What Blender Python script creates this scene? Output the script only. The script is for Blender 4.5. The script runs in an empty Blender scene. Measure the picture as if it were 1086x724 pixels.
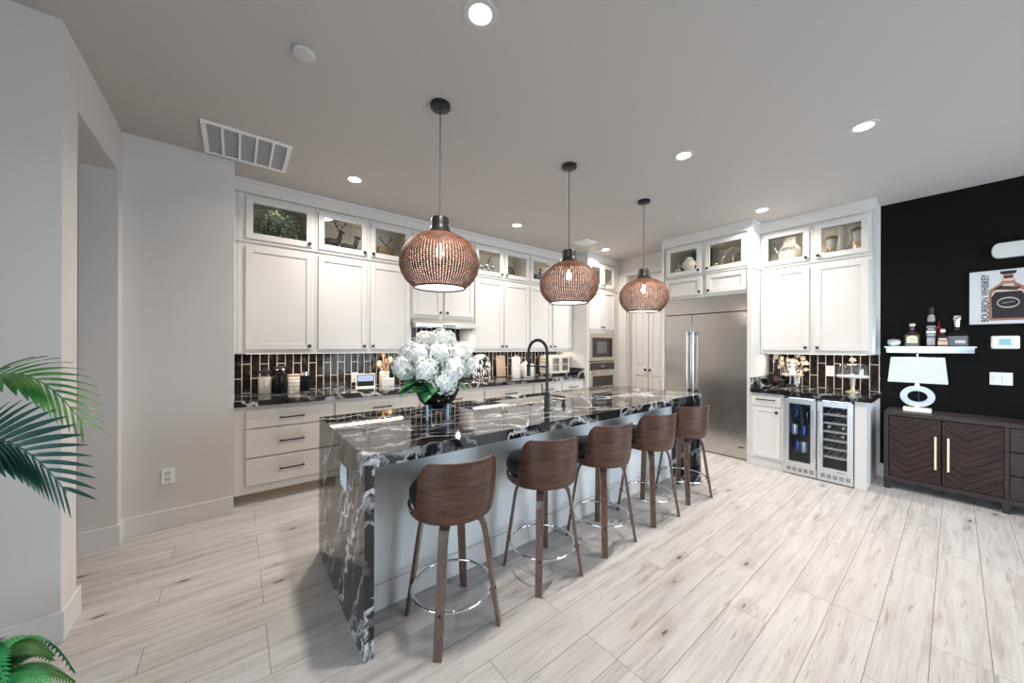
import bpy, bmesh, math, random
from math import sin, cos, pi, radians as R
from mathutils import Vector, Matrix
random.seed(7)
S = bpy.context.scene
C = S.collection
# ------------------------------------------------------------ camera, world, exposure
cd = bpy.data.cameras.new('camera'); cam = bpy.data.objects.new('camera', cd); C.objects.link(cam)
cd.sensor_width = 36.0; cd.lens = 36.0*370.55/1086; cd.shift_y = 4.74/1086; cd.clip_start = .05
cam.location = (-.1207, -4.4438, 1.40)
cam.rotation_euler = (R(90), 0, R(51.724-90))
cam.rotation_euler.rotate_axis('Z', R(.193))
S.camera = cam
S.view_settings.view_transform = 'Standard'; S.view_settings.look = 'None'
S.view_settings.exposure = 0.12; S.view_settings.gamma = 1.0; S.view_settings.use_curve_mapping = False
W = bpy.data.worlds.new('world'); S.world = W; W.use_nodes = True
W.node_tree.nodes['Background'].inputs[0].default_value = (.62, .80, 1, 1)
W.node_tree.nodes['Background'].inputs[1].default_value = 1.0
H = 2.935                      # ceiling
XR, YB, XL, YF = 5.39, 0.0, -3.4, -8.2
def area(name, loc, rot, sx, sy, power, col, shape='RECTANGLE', spread=180, parent=None):
    l = bpy.data.lights.new(name, 'AREA'); l.shape = shape; l.size = sx
    if shape in ('RECTANGLE', 'ELLIPSE'): l.size_y = sy
    l.energy = power; l.color = col; l.spread = R(spread)
    o = bpy.data.objects.new(name, l); C.objects.link(o); o.location = loc; o.rotation_euler = rot
    if parent: o.parent = parent
    return o
DAY = (.73, .87, 1.0); WARM = (1.0, .92, .83)
area('daylight_front', (3.6, YF-.12, 1.35), (R(85), 0, 0), 3.2, 2.1, 112, DAY, spread=130)  # area lamp standing in for daylight outside the added front window
area('daylight_left', (XL-.12, -4.9, 1.05), (0, R(-80), 0), 1.6, 3.4, 58, DAY, spread=95)  # same for the added left window

# ------------------------------------------------------------ materials
def mat(name, col=(.8, .8, .8), rough=.5, metal=0, spec=.5, coat=0, emis=None, es=0, trans=0, ior=1.45, alpha=1):
    m = bpy.data.materials.new(name); m.use_nodes = True
    b = m.node_tree.nodes['Principled BSDF']; i = b.inputs
    i['Base Color'].default_value = (*col, 1); i['Roughness'].default_value = rough; i['Metallic'].default_value = metal
    i['Specular IOR Level'].default_value = spec; i['Coat Weight'].default_value = coat; i['Coat Roughness'].default_value = .08
    i['IOR'].default_value = ior; i['Transmission Weight'].default_value = trans; i['Alpha'].default_value = alpha
    if emis: i['Emission Color'].default_value = (*emis, 1); i['Emission Strength'].default_value = es
    return m
class G:                                   # tiny node graph helper
    def __init__(s, m): s.t = m.node_tree; s.b = s.t.nodes['Principled BSDF']
    def n(s, typ, **k):
        x = s.t.nodes.new(typ)
        for a, v in k.items(): setattr(x, a, v)
        return x
    def put(s, sock, v):
        if hasattr(v, 'is_linked') or isinstance(v, bpy.types.NodeSocket): s.t.links.new(v, sock)
        elif isinstance(v, (tuple, list)) and len(v) == 3 and sock.type == 'RGBA': sock.default_value = (*v, 1)
        else: sock.default_value = v
    def coord(s, kind='Object', scale=(1, 1, 1), rot=(0, 0, 0), loc=(0, 0, 0)):
        if kind == 'Position': o = s.n('ShaderNodeNewGeometry').outputs['Position']
        else: o = s.n('ShaderNodeTexCoord').outputs[kind]
        mp = s.n('ShaderNodeMapping'); s.put(mp.inputs[0], o)
        mp.inputs['Scale'].default_value = scale; mp.inputs['Rotation'].default_value = rot; mp.inputs['Location'].default_value = loc
        return mp.outputs[0]
    def noise(s, vec, scale=5, detail=4, rough=.5, dist=0, w=None, out='Fac'):
        x = s.n('ShaderNodeTexNoise'); s.put(x.inputs['Vector'], vec)
        if w is not None: x.noise_dimensions = '4D'; s.put(x.inputs['W'], w)
        x.inputs['Scale'].default_value = scale; x.inputs['Detail'].default_value = detail
        x.inputs['Roughness'].default_value = rough; x.inputs['Distortion'].default_value = dist
        return x.outputs[out]
    def ramp(s, f, *stops):
        x = s.n('ShaderNodeValToRGB'); s.put(x.inputs[0], f); e = x.color_ramp.elements
        while len(e) < len(stops): e.new(.5)
        for a, (p, c) in zip(e, stops):
            a.position = p; a.color = (*c, 1) if isinstance(c, tuple) else (c, c, c, 1)
        return x.outputs[0]
    def mix(s, f, a, b, mode='MIX'):
        x = s.n('ShaderNodeMix', data_type='RGBA', blend_type=mode); s.put(x.inputs[0], f); s.put(x.inputs[6], a); s.put(x.inputs[7], b)
        return x.outputs[2]
    def math(s, op, a, b=0, c=0):
        x = s.n('ShaderNodeMath', operation=op); s.put(x.inputs[0], a); s.put(x.inputs[1], b); s.put(x.inputs[2], c); return x.outputs[0]
    def xyz(s, v): x = s.n('ShaderNodeSeparateXYZ'); s.put(x.inputs[0], v); return x.outputs
    def comb(s, a, b, c=0):
        x = s.n('ShaderNodeCombineXYZ'); s.put(x.inputs[0], a); s.put(x.inputs[1], b); s.put(x.inputs[2], c); return x.outputs[0]
    def bump(s, h, st=.1, d=.01):
        x = s.n('ShaderNodeBump'); s.put(x.inputs['Height'], h); x.inputs['Strength'].default_value = st; x.inputs['Distance'].default_value = d
        s.put(s.b.inputs['Normal'], x.outputs[0])
    def base(s, c): s.put(s.b.inputs['Base Color'], c)
    def rough(s, c): s.put(s.b.inputs['Roughness'], c)

def plaster(name, col, bump=.05, rough=.7):
    m = mat(name, col, rough, spec=.3); g = G(m)
    n = g.noise(g.coord('Position'), 90, 3); g.bump(n, bump, .004); return m
M_wall = plaster('wall_paint', (.64, .605, .58))
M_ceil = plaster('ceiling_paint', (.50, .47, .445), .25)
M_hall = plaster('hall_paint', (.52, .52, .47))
M_black = plaster('black_wall_paint', (.0045, .004, .0035), .1, .6)
M_black.node_tree.nodes['Principled BSDF'].inputs['Specular IOR Level'].default_value = .12
M_trim = mat('white_trim', (.68, .66, .645), .4)
M_cab = mat('cabinet_paint', (.665, .64, .61), .4, spec=.35)
_g = G(M_cab); _g.bump(_g.noise(_g.coord('Position', (3, 3, 40)), 8, 2), .02, .002)
M_cabin = mat('cabinet_interior', (.66, .62, .55), .5)
M_door = mat('pantry_door_paint', (.68, .65, .62), .4)
M_blk = mat('matte_black_metal', (.012, .012, .014), .38, spec=.5)
M_chrome = mat('chrome', (.8, .82, .85), .08, 1)
M_brass = mat('pale_brass', (.78, .68, .45), .3, .9)
M_ringp = mat('downlight_trim', (.55, .53, .51), .5)
M_white = mat('white_plastic', (.82, .82, .81), .35)
M_glassk = mat('dark_cooler_glass', (.03, .035, .04), .03, spec=.6, alpha=.25)
M_rubber = mat('dark_rubber', (.02, .02, .02), .7)
M_cord = mat('pendant_cord', (.05, .05, .055), .5)
def thin_glass(name, col=(1, 1, 1), f=.035):
    m = bpy.data.materials.new(name); m.use_nodes = True; t = m.node_tree; t.nodes.clear()
    o = t.nodes.new('ShaderNodeOutputMaterial'); a = t.nodes.new('ShaderNodeBsdfTransparent'); b = t.nodes.new('ShaderNodeBsdfGlossy'); x = t.nodes.new('ShaderNodeMixShader')
    geo = t.nodes.new('ShaderNodeNewGeometry'); dp = t.nodes.new('ShaderNodeVectorMath'); dp.operation = 'DOT_PRODUCT'
    t.links.new(geo.outputs['Normal'], dp.inputs[0]); t.links.new(geo.outputs['Incoming'], dp.inputs[1])
    def mm(op, a, b):
        q = t.nodes.new('ShaderNodeMath'); q.operation = op
        for sk_, v_ in zip(q.inputs, (a, b)):
            if isinstance(v_, (int, float)): sk_.default_value = v_
            else: t.links.new(v_, sk_)
        return q.outputs[0]
    fr = mm('ADD', mm('MULTIPLY', mm('POWER', mm('SUBTRACT', 1.0, mm('ABSOLUTE', dp.outputs['Value'], 0)), 5.0), .6), f)
    a.inputs[0].default_value = (*col, 1); b.inputs['Roughness'].default_value = .03
    t.links.new(fr, x.inputs[0]); t.links.new(a.outputs[0], x.inputs[1]); t.links.new(b.outputs[0], x.inputs[2]); t.links.new(x.outputs[0], o.inputs[0])
    return m
M_pane = thin_glass('cabinet_glass', (.97, .97, .96))
M_clear = thin_glass('clear_glass', (.92, .94, .96), .10)
M_coolglass = thin_glass('cooler_glass', (.80, .84, .88))
def emit(name, col, st): return mat(name, (0, 0, 0), .6, emis=col, es=st)
M_led = emit('led_strip_glow', (1, .9, .75), 2.5)
M_lens = emit('downlight_lens', (1, .97, .92), 14)
M_bulb = emit('bulb_glow', (1, .96, .9), 30)

# floor planks: rows run along x
PW = .1733
m = M_floor = mat('whitewashed_oak_planks', rough=.42, spec=.2); g = G(m)
v = g.coord('Position', loc=(0, 3.857, 0))
def plankbrick(c1, c2, mortar):
    x = g.n('ShaderNodeTexBrick', offset=.37, offset_frequency=3, squash=1, squash_frequency=2); g.put(x.inputs['Vector'], v)
    g.put(x.inputs['Color1'], c1); g.put(x.inputs['Color2'], c2); g.put(x.inputs['Mortar'], mortar)
    x.inputs['Scale'].default_value = 1; x.inputs['Mortar Size'].default_value = .0016; x.inputs['Mortar Smooth'].default_value = .4
    x.inputs['Bias'].default_value = 0; x.inputs['Brick Width'].default_value = 1.22; x.inputs['Row Height'].default_value = PW
    return x
br = plankbrick((0, 0, 0), (1, 1, 1), (.5, .5, .5))
rnd = g.math('MULTIPLY', br.outputs['Color'], 37.0)
vs = g.coord('Position', (.55, 9.0, 1))
grain = g.noise(vs, 2.4, 8, .66, .5, w=rnd)
fine = g.noise(g.coord('Position', (2.0, 75, 1)), 3.0, 5, .65, .3, w=rnd)
col = g.ramp(grain, (.30, (.36, .32, .30)), (.42, (.49, .455, .435)), (.52, (.57, .54, .52)), (.72, (.63, .605, .59)))
col = g.mix(g.ramp(fine, (.48, 0.0), (.72, .55)), col, (.36, .32, .295))
col = g.mix(g.math('MULTIPLY', br.outputs['Color'], .30), col, (.47, .435, .41))
# cathedral growth rings
wv = g.n('ShaderNodeTexWave', wave_type='RINGS', rings_direction='Z'); g.put(wv.inputs['Vector'], g.coord('Position', (.5, 5.5, 1)))
wv.inputs['Scale'].default_value = 2.4; wv.inputs['Distortion'].default_value = 9; wv.inputs['Detail'].default_value = 2; wv.inputs['Detail Scale'].default_value = .8
ringm = g.ramp(g.noise(g.coord('Position', (.9, 4, 1)), 1.3, 2, w=rnd), (.55, 0.0), (.68, .45))
col = g.mix(g.math('MULTIPLY', ringm, g.ramp(wv.outputs['Fac'], (.0, 1.0), (.35, 0.0))), col, (.34, .29, .25))
# long dark streaks and knots
stk = g.ramp(g.noise(g.coord('Position', (1.3, 17, 1)), 1.7, 6, .65, .9, w=g.math('ADD', rnd, 9)), (.585, 0.0), (.68, .8))
col = g.mix(stk, col, (.27, .235, .21))
vo = g.n('ShaderNodeTexVoronoi', feature='F1'); g.put(vo.inputs['Vector'], g.coord('Position', (1.7, 5.4, 1))); vo.inputs['Scale'].default_value = 1.35
sel = g.ramp(g.xyz(vo.outputs['Color'])[0], (.72, 1.0), (.74, 0.0))
kn = g.math('ADD', vo.outputs['Distance'], g.math('MULTIPLY', g.math('SUBTRACT', g.noise(g.coord('Position', (1, 2.2, 1)), 34, 3), .5), .07))
col = g.mix(g.math('MULTIPLY', sel, g.ramp(kn, (.09, .5), (.30, 0.0))), col, (.33, .28, .25))
col = g.mix(g.math('MULTIPLY', sel, g.ramp(kn, (.045, .95), (.085, 0.0))), col, (.10, .075, .06))
col = g.mix(br.outputs['Fac'], col, (.17, .145, .13))
g.base(col); g.rough(g.ramp(grain, (.3, .48), (.7, .38)))
g.bump(g.math('SUBTRACT', g.math('MULTIPLY', fine, .25), br.outputs['Fac']), .25, .002)

# black granite with white veins
m = M_gran = mat('black_veined_granite', rough=.045, spec=.5, ior=1.56); g = G(m)
p0 = g.coord('Position', (1, 1, 1), (0.0, 0.0, 0.0))
w1 = g.noise(p0, 1.3, 3, .5, 0, out='Color')
pw = g.n('ShaderNodeVectorMath', operation='MULTIPLY_ADD'); g.put(pw.inputs[0], w1); pw.inputs[1].default_value = (.65, .65, .65); g.put(pw.inputs[2], p0)
def vein(d, k, amp, nsc, w0, w1_, seed):
    dt = g.n('ShaderNodeVectorMath', operation='DOT_PRODUCT'); g.put(dt.inputs[0], p0); dt.inputs[1].default_value = d
    nz = g.noise(p0, nsc, 7, .62, .3, w=seed)
    tt = g.math('ADD', g.math('MULTIPLY', dt.outputs['Value'], k), g.math('MULTIPLY', nz, amp))
    q = g.math('ABSOLUTE', g.math('SUBTRACT', g.math('FRACT', g.math('ADD', tt, 40+seed*.37)), .5))
    br_ = g.ramp(g.noise(p0, nsc*1.3, 3, .5, .2, w=seed+7), (.42, 0.0), (.58, 1.0))
    return g.math('MULTIPLY', g.ramp(q, (w0, 1.0), (w1_, 0.0)), br_)
a1 = vein((.25, .75, .60), 2.0, 2.2, 1.5, .006, .045, 1.0)
a2 = vein((.45, .60, .66), 4.3, 2.6, 2.1, .008, .07, 4.0)
a3 = vein((.10, .85, .50), 9.0, 3.0, 2.6, .015, .14, 9.0)
a4 = vein((-.5, .7, .5), 3.2, 3.0, 1.8, .006, .05, 13.0)
vv = g.math('MAXIMUM', a1, g.math('MULTIPLY', a2, .85)); vv = g.math('MAXIMUM', vv, g.math('MULTIPLY', a3, .40)); vv = g.math('MAXIMUM', vv, g.math('MULTIPLY', a4, .8))
g.base(g.mix(vv, g.mix(g.noise(p0, 7, 3), (.004, .004, .005), (.022, .020, .020)), (.74, .76, .78)))

# stacked black tiles with pale grout; (kind of pattern: columns 7.3 cm wide, every other column shifted half a tile)
def tile_mat(name, axis, off):
    m = mat(name, rough=.09, spec=.15); g = G(m)
    p = g.xyz(g.coord('Position'))
    u = g.math('ADD', p[axis], off); zz = g.math('ADD', p[2], -.914)
    x = g.n('ShaderNodeTexBrick', offset=.5, offset_frequency=2); g.put(x.inputs['Vector'], g.comb(zz, u))
    g.put(x.inputs['Color1'], (.0, .0, .0)); g.put(x.inputs['Color2'], (1, 1, 1)); g.put(x.inputs['Mortar'], (.5, .5, .5))
    for k, vl in (('Scale', 1), ('Mortar Size', .0035), ('Mortar Smooth', .15), ('Bias', 0), ('Brick Width', .292), ('Row Height', .0733)): x.inputs[k].default_value = vl
    mv = g.noise(g.coord('Position'), 9, 5, .6, 1.2, w=g.math('MULTIPLY', x.outputs['Color'], 20))
    c = g.ramp(mv, (.35, (.006, .005, .005)), (.60, (.030, .022, .020)), (.66, (.16, .12, .10)), (.70, (.03, .022, .02)))
    g.base(g.mix(x.outputs['Fac'], c, (.62, .58, .54)))
    g.rough(g.math('MULTIPLY_ADD', x.outputs['Fac'], .5, .07))
    g.bump(g.math('SUBTRACT', g.math('MULTIPLY', g.noise(g.coord('Position'), 14, 2), .5), x.outputs['Fac']), .12, .003)
    return m
M_tileL = tile_mat('black_stacked_tile', 0, .149)
M_tileR = tile_mat('black_stacked_tile_side', 1, .0 + 3.861)

def wood(name, c0, c1, c2, sc=(1, 1, 12), rough=.35, s=6):
    m = mat(name, rough=rough, coat=.15); g = G(m)
    n = g.noise(g.coord('Object', sc), s, 7, .6, .8)
    g.base(g.ramp(n, (.3, c0), (.52, c1), (.72, c2))); g.bump(n, .05, .002); return m
M_walnut = wood('walnut_veneer', (.034, .014, .009), (.082, .034, .020), (.135, .060, .035))
M_walnutleg = wood('walnut_leg', (.05, .026, .019), (.10, .052, .036), (.16, .088, .06), (12, 12, 1), .2)
M_dark = wood('dark_brown_wood', (.022, .015, .014), (.045, .031, .029), (.060, .040, .036), (1, 1.5, 12), .45)
M_dark.node_tree.nodes['Principled BSDF'].inputs['Specular IOR Level'].default_value = .25; M_dark.node_tree.nodes['Principled BSDF'].inputs['Coat Weight'].default_value = 0
M_leather = mat('black_leather', (.010, .012, .014), .42); _g = G(M_leather); _g.bump(_g.noise(_g.coord(), 120, 2), .1, .002)
M_walnutleg.node_tree.nodes['Principled BSDF'].inputs['Coat Weight'].default_value = .8
# stainless steel, brushed along one direction
def steel(name, sc, col=(.60, .58, .56), rough=.23):
    m = mat(name, col, rough, 1); g = G(m)
    n = g.noise(g.coord('Position', sc), 6, 4, .7)
    g.rough(g.math('MULTIPLY_ADD', n, .14, rough-.06)); g.bump(g.noise(g.coord('Position', (1.2, 1.2, 2.2)), 1.3, 1), .10, .05); return m
M_steel = steel('brushed_stainless', (1, 1, 120))
M_steelh = steel('hood_stainless', (80, 1, 1), (.74, .71, .67), .34)
M_coolst = steel('cooler_stainless', (1, 1, 100), (.66, .66, .66), .3)
M_bluemetal = mat('pale_blue_metal', (.28, .42, .52), .4, .3)

# ------------------------------------------------------------ mesh helpers
class MB:
    def __init__(s): s.bm = bmesh.new(); s.uv = None
    def box(s, x0, x1, y0, y1, z0, z1, bev=0):
        v = [s.bm.verts.new(p) for p in ((x0, y0, z0), (x1, y0, z0), (x1, y1, z0), (x0, y1, z0), (x0, y0, z1), (x1, y0, z1), (x1, y1, z1), (x0, y1, z1))]
        fs = [s.bm.faces.new([v[i] for i in f]) for f in ((0, 3, 2, 1), (4, 5, 6, 7), (0, 1, 5, 4), (1, 2, 6, 5), (2, 3, 7, 6), (3, 0, 4, 7))]
        if bev:
            es = list({e for f in fs for e in f.edges})
            bmesh.ops.bevel(s.bm, geom=es, offset=bev, segments=2, profile=.5, affect='EDGES')
        return s
    def prism(s, pts, d0, d1, axis='y'):          # outline in 2D extruded along an axis
        def P(a, b, d): return {'y': (a, d, b), 'x': (d, a, b), 'z': (a, b, d)}[axis]
        A = [s.bm.verts.new(P(a, b, d0)) for a, b in pts]; B = [s.bm.verts.new(P(a, b, d1)) for a, b in pts]
        s.bm.faces.new(A); s.bm.faces.new(B[::-1]); n = len(pts)
        for i in range(n): s.bm.faces.new((A[i], B[i], B[(i+1) % n], A[(i+1) % n]))
        return s
    def lathe(s, prof, c=(0, 0), n=24, z=0, sx=1, sy=1, cap=True):
        rings = []
        for r, h in prof:
            if r < 1e-6: rings.append([s.bm.verts.new((c[0], c[1], z+h))]); continue
            rings.append([s.bm.verts.new((c[0]+r*sx*cos(2*pi*i/n), c[1]+r*sy*sin(2*pi*i/n), z+h)) for i in range(n)])
        for a, b in zip(rings, rings[1:]):
            for i in range(n):
                j = (i+1) % n
                f = [a[i % len(a)], a[j % len(a)], b[j % len(b)], b[i % len(b)]]
                f = list(dict.fromkeys(f))
                if len(f) > 2: s.bm.faces.new(f)
        if cap:
            for k in (rings[0], rings[-1]):
                if len(k) > 2: s.bm.faces.new(k)
        return s
    def tube(s, pts, r, n=8, closed=False, flat=None):     # flat=(half_w, half_t, ref) gives a rectangular strap
        pts = [Vector(p) for p in pts]; rings = []; m = len(pts)
        for i, p in enumerate(pts):
            a = pts[(i-1) % m] if (closed or i) else p; b = pts[(i+1) % m] if (closed or i < m-1) else p
            t = (b-a).normalized()
            ref = Vector(flat[2]) if flat else (Vector((0, 0, 1)) if abs(t.z) < .9 else Vector((1, 0, 0)))
            u = t.cross(ref).normalized(); w = t.cross(u).normalized()
            rr = r[i] if isinstance(r, (list, tuple)) else r
            if flat:
                hw, ht = flat[0]*rr, flat[1]*rr
                rings.append([s.bm.verts.new(p+u*a_*hw+w*b_*ht) for a_, b_ in ((1, 1), (-1, 1), (-1, -1), (1, -1))])
            else: rings.append([s.bm.verts.new(p+(u*cos(2*pi*k/n)+w*sin(2*pi*k/n))*rr) for k in range(n)])
        k = len(rings[0])
        for i in range(m if closed else m-1):
            A, B = rings[i], rings[(i+1) % m]
            for j in range(k): s.bm.faces.new((A[j], A[(j+1) % k], B[(j+1) % k], B[j]))
        if not closed: s.bm.faces.new(rings[0][::-1]); s.bm.faces.new(rings[-1])
        return s
    def blob(s, c, r, sub=2, sc=(1, 1, 1)):
        g_ = bmesh.ops.create_icosphere(s.bm, subdivisions=sub, radius=r)
        for v in g_['verts']: v.co = Vector((v.co.x*sc[0], v.co.y*sc[1], v.co.z*sc[2]))+Vector(c)
        return s
    def poly(s, pts): s.bm.faces.new([s.bm.verts.new(p) for p in pts]); return s
    def build(s, name, m, parent=None, smooth=False, bev=0, solid=0):
        bm = s.bm; off = Vector(parent['_o']) if parent is not None and '_o' in parent else Vector((0, 0, 0))
        bmesh.ops.recalc_face_normals(bm, faces=bm.faces)
        me = bpy.data.meshes.new(name); bm.to_mesh(me); bm.free()
        o = bpy.data.objects.new(name, me); C.objects.link(o); me.materials.append(m)
        if smooth:
            for p in me.polygons: p.use_smooth = True
            if smooth != 'all': me.set_sharp_from_angle(angle=R(38))
        if bev:
            b = o.modifiers.new('bevel', 'BEVEL'); b.width = bev; b.segments = 2; b.limit_method = 'ANGLE'
        if solid:
            b = o.modifiers.new('solid', 'SOLIDIFY'); b.thickness = solid; b.offset = 0
        if parent is not None: o.parent = parent
        return o
def struct(name, mb, m, **k):
    o = mb.build(name, m, **k)
    if not k.get('parent'): o['kind'] = 'structure'
    return o
def tag(o, label, cat, group=None):
    o['label'] = label; o['category'] = cat
    if group: o['group'] = group
    return o
def thing(name, label, cat, loc=(0, 0, 0), rz=0, group=None):
    o = bpy.data.objects.new(name, None); C.objects.link(o); o.location = loc; o.rotation_euler = (0, 0, rz); o.empty_display_size = .1
    return tag(o, label, cat, group)
def dup(root, loc, label, rz=None, group=None):
    r = root.copy(); C.objects.link(r); r.location = loc; r['label'] = label
    if rz is not None: r.rotation_euler = (0, 0, rz)
    if group: r['group'] = group
    def kids(a, b):
        for ch in list(a.children):
            c = ch.copy(); C.objects.link(c); c.parent = b; kids(ch, c)
    kids(root, r); return r
def text(name, body, size, m, parent, loc, rot, ext=.001, font_sc=(1, 1, 1), bold=0):
    cu = bpy.data.curves.new(name, 'FONT'); cu.body = body; cu.size = size; cu.extrude = ext; cu.align_x = 'CENTER'; cu.align_y = 'CENTER'; cu.offset = bold
    t = bpy.data.objects.new('tmp', cu); C.objects.link(t); dg = bpy.context.evaluated_depsgraph_get()
    me = bpy.data.meshes.new_from_object(t.evaluated_get(dg)); bpy.data.objects.remove(t)
    o = bpy.data.objects.new(name, me); C.objects.link(o); me.materials.clear(); me.materials.append(m)
    o.location = loc; o.rotation_euler = rot; o.scale = font_sc; o.parent = parent; return o

# ------------------------------------------------------------ room shell
T = .12
struct('floor', MB().box(XL-T, XR+T+.6, YF-T, .2, -.06, 0), M_floor)
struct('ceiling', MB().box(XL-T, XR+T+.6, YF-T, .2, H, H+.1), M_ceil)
struct('wall_back', MB().box(-.1365, 5.27, 0, .12, 0, H), M_wall)
struct('wall_outlet_side', MB().box(-.77, -.1365, -.718, .12, 0, H), M_wall)
wl = MB(); wl.box(-.95, -.77, -1.826, -1.62, 0, H); wl.box(-.95, -.77, -.822, -.718, 0, H); wl.box(-.95, -.77, -1.62, -.822, 2.612, H)
struct('wall_left', wl, M_wall)
struct('wall_near_left', MB().box(XL, -.95, -1.826, -1.66, 0, H), M_wall)
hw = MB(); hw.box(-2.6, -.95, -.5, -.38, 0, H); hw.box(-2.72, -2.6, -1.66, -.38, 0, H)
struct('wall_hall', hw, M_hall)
# pantry wall with a doorway, the wall behind the right run, the black wall
pw_ = MB(); pw_.box(5.27, XR+T, -.856, .12, 0, H); pw_.box(5.27, XR+T, -1.80, -1.54, 0, H); pw_.box(5.27, XR+T, -1.54, -.856, 2.642, H)
struct('wall_pantry', pw_, M_wall)
struct('wall_pantry_inner', MB().box(5.62, 5.70, -1.80, -.70, 0, H), M_wall)
struct('wall_right', MB().box(XR, XR+T, -3.94, -1.80, 0, H), M_wall)
struct('wall_right_black', MB().box(XR, XR+T, YF, -3.94, 0, H), M_black)
wf = MB(); wf.box(XL, 1.95, YF-T, YF, 0, H); wf.box(5.25, XR, YF-T, YF, 0, H); wf.box(1.95, 5.25, YF-T, YF, 2.5, H)
struct('wall_front', wf, M_wall)
w2 = MB(); w2.box(XL-T, XL, -3.2, -1.66, 0, H); w2.box(XL-T, XL, YF, -6.6, 0, H); w2.box(XL-T, XL, -6.6, -3.2, 1.9, H); w2.box(XL-T, XL, -6.6, -3.2, 0, .2)
struct('wall_far_left', w2, M_wall)
wn = MB()
for x in (1.95, 3.03, 4.11, 5.19): wn.box(x, x+.06, YF-.08, YF-.02, 0, 2.5)
wn.box(1.95, 5.25, YF-.08, YF-.02, 2.44, 2.5); wn.box(1.95, 5.25, YF-.08, YF-.02, 0, .06)
struct('added_window_1', wn, M_trim)  # unseen window, added behind the camera to brighten the room
wn = MB()
for y in (-6.6, -5.48, -4.36, -3.26): wn.box(XL-.08, XL-.02, y, y+.06, .2, 1.9)
wn.box(XL-.08, XL-.02, -6.6, -3.2, 1.84, 1.9); wn.box(XL-.08, XL-.02, -6.6, -3.2, .2, .26)
struct('added_window_2', wn, M_trim)  # second unseen window, also added for its daylight
# baseboards 14 cm high
BH = .142
def bb(name, *boxes):
    b = MB()
    for x0, x1, y0, y1 in boxes: b.box(x0, x1, y0, y1, 0, BH)
    struct(name, b, M_trim, bev=.003)
bb('baseboard_outlet_side', (-.77, -.1375, -.733, -.718))
bb('baseboard_left', (-.77, -.755, -.822, -.718), (-.95, -.755, -.837, -.822), (-.77, -.755, -1.826, -1.62), (-.95, -.755, -1.62, -1.605))
bb('baseboard_near_left', (XL, -.755, -1.841, -1.826))
bb('baseboard_right', (XR-.015, XR, YF, -3.945), (XR-.015, XR, -3.945, -3.92))
bb('baseboard_front', (XL, 1.95, YF, YF+.015), (5.25, XR, YF, YF+.015))
bb('baseboard_hall', (-2.6, -.95, -.515, -.5))
# pantry double doors, set back in the doorway
def pantry_leaf(y0, y1, s, n):
    d = MB(); x = 5.42
    ys = (y0+.006, y1-.006); w = ys[1]-ys[0]
    st = .075
    for a, b, c, e in ((ys[0], ys[0]+st, .01, 2.44), (ys[1]-st, ys[1], .01, 2.44), (ys[0]+st, ys[1]-st, .01, .22), (ys[0]+st, ys[1]-st, .90, 1.04), (ys[0]+st, ys[1]-st, 2.33, 2.44)):
        d.box(x, x+.035, a, b, c, e)
    d.box(x+.012, x+.03, ys[0]+st-.002, ys[1]-st+.002, .2, 2.34)
    for c, e in ((.26, .86), (1.08, 2.29)): d.box(x+.004, x+.02, ys[0]+st+.03, ys[1]-st-.03, c, e, .004)
    o = struct(n, d, M_door, bev=.003)
    k = MB(); yk = (ys[0] if s > 0 else ys[1])+s*.035
    k.tube([(x, yk, 1.0), (x-.03, yk, 1.0)], .007); k.blob((x-.042, yk, 1.0), .022, 2, (.8, 1, 1)); k.build('door_knob', M_blk, o, smooth=True)
pantry_leaf(-1.195, -.87, -1 if 0 else 1, 'door_1'); pantry_leaf(-1.525, -1.195, -1, 'door_2')
jb = MB(); jb.box(5.30, 5.46, -.872, -.857, 0, 2.64); jb.box(5.30, 5.46, -1.539, -1.524, 0, 2.64); jb.box(5.41, 5.46, -1.524, -.872, 2.445, 2.64)
struct('trim_1', jb, M_door)

# ------------------------------------------------------------ ceiling fixtures
def downlight(x, y, label, z=H):
    t = thing('recessed_downlight', label, 'ceiling light', (x, y, z), 0, 'recessed ceiling downlights')
    MB().lathe([(.050, -.002), (.066, -.005), (.078, -.003), (.080, 0), (.050, 0)], n=32, cap=False).build('trim_ring', M_ringp, t, smooth=True)
    MB().lathe([(0, -.003), (.052, -.003)], n=32, cap=False).build('lens', M_lens, t)
    area('downlight_lamp', (0, 0, -.012), (0, 0, 0), .12, .12, 20, WARM, 'DISK', 150, t)
DL = [(.762, -3.08, 'recessed downlight nearest the camera, at the top edge above the island'), (.735, -1.0, 'recessed downlight over the left end of the wall cabinet run'),
      (2.68, -.99, 'recessed downlight near the cabinets between the first and second pendants'), (2.70, -3.09, 'recessed downlight above the island aisle, right of the middle pendant'),
      (3.302, -4.048, 'recessed downlight furthest right on the ceiling, towards the black wall'), (4.51, -3.1, 'recessed downlight just in front of the crown over the refrigerator cabinets'),
      (4.48, -1.0, 'recessed downlight in the far corner beside the oven tower')]
for a in DL: downlight(*a)
t = thing('return_air_grille', 'large white ceiling return air grille with five grey louvred panels', 'air vent', (-.052, -1.02, H))
fr = MB(); fx = .268; fy = .258
fr.box(-fx, fx, -fy, -fy+.03, -.012, 0); fr.box(-fx, fx, fy-.03, fy, -.012, 0); fr.box(-fx, -fx+.03, -fy+.03, fy-.03, -.012, 0); fr.box(fx-.03, fx, -fy+.03, fy-.03, -.012, 0)
for k in range(1, 5): xx = -fx+.015+k*(2*fx-.03)/5; fr.box(xx-.009, xx+.009, -fy+.03, fy-.03, -.011, 0)
fr.build('frame', M_white, t, bev=.002)
lv = MB()
M_louv = mat('grille_louvre', (.85, .85, .86), .5)
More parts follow.
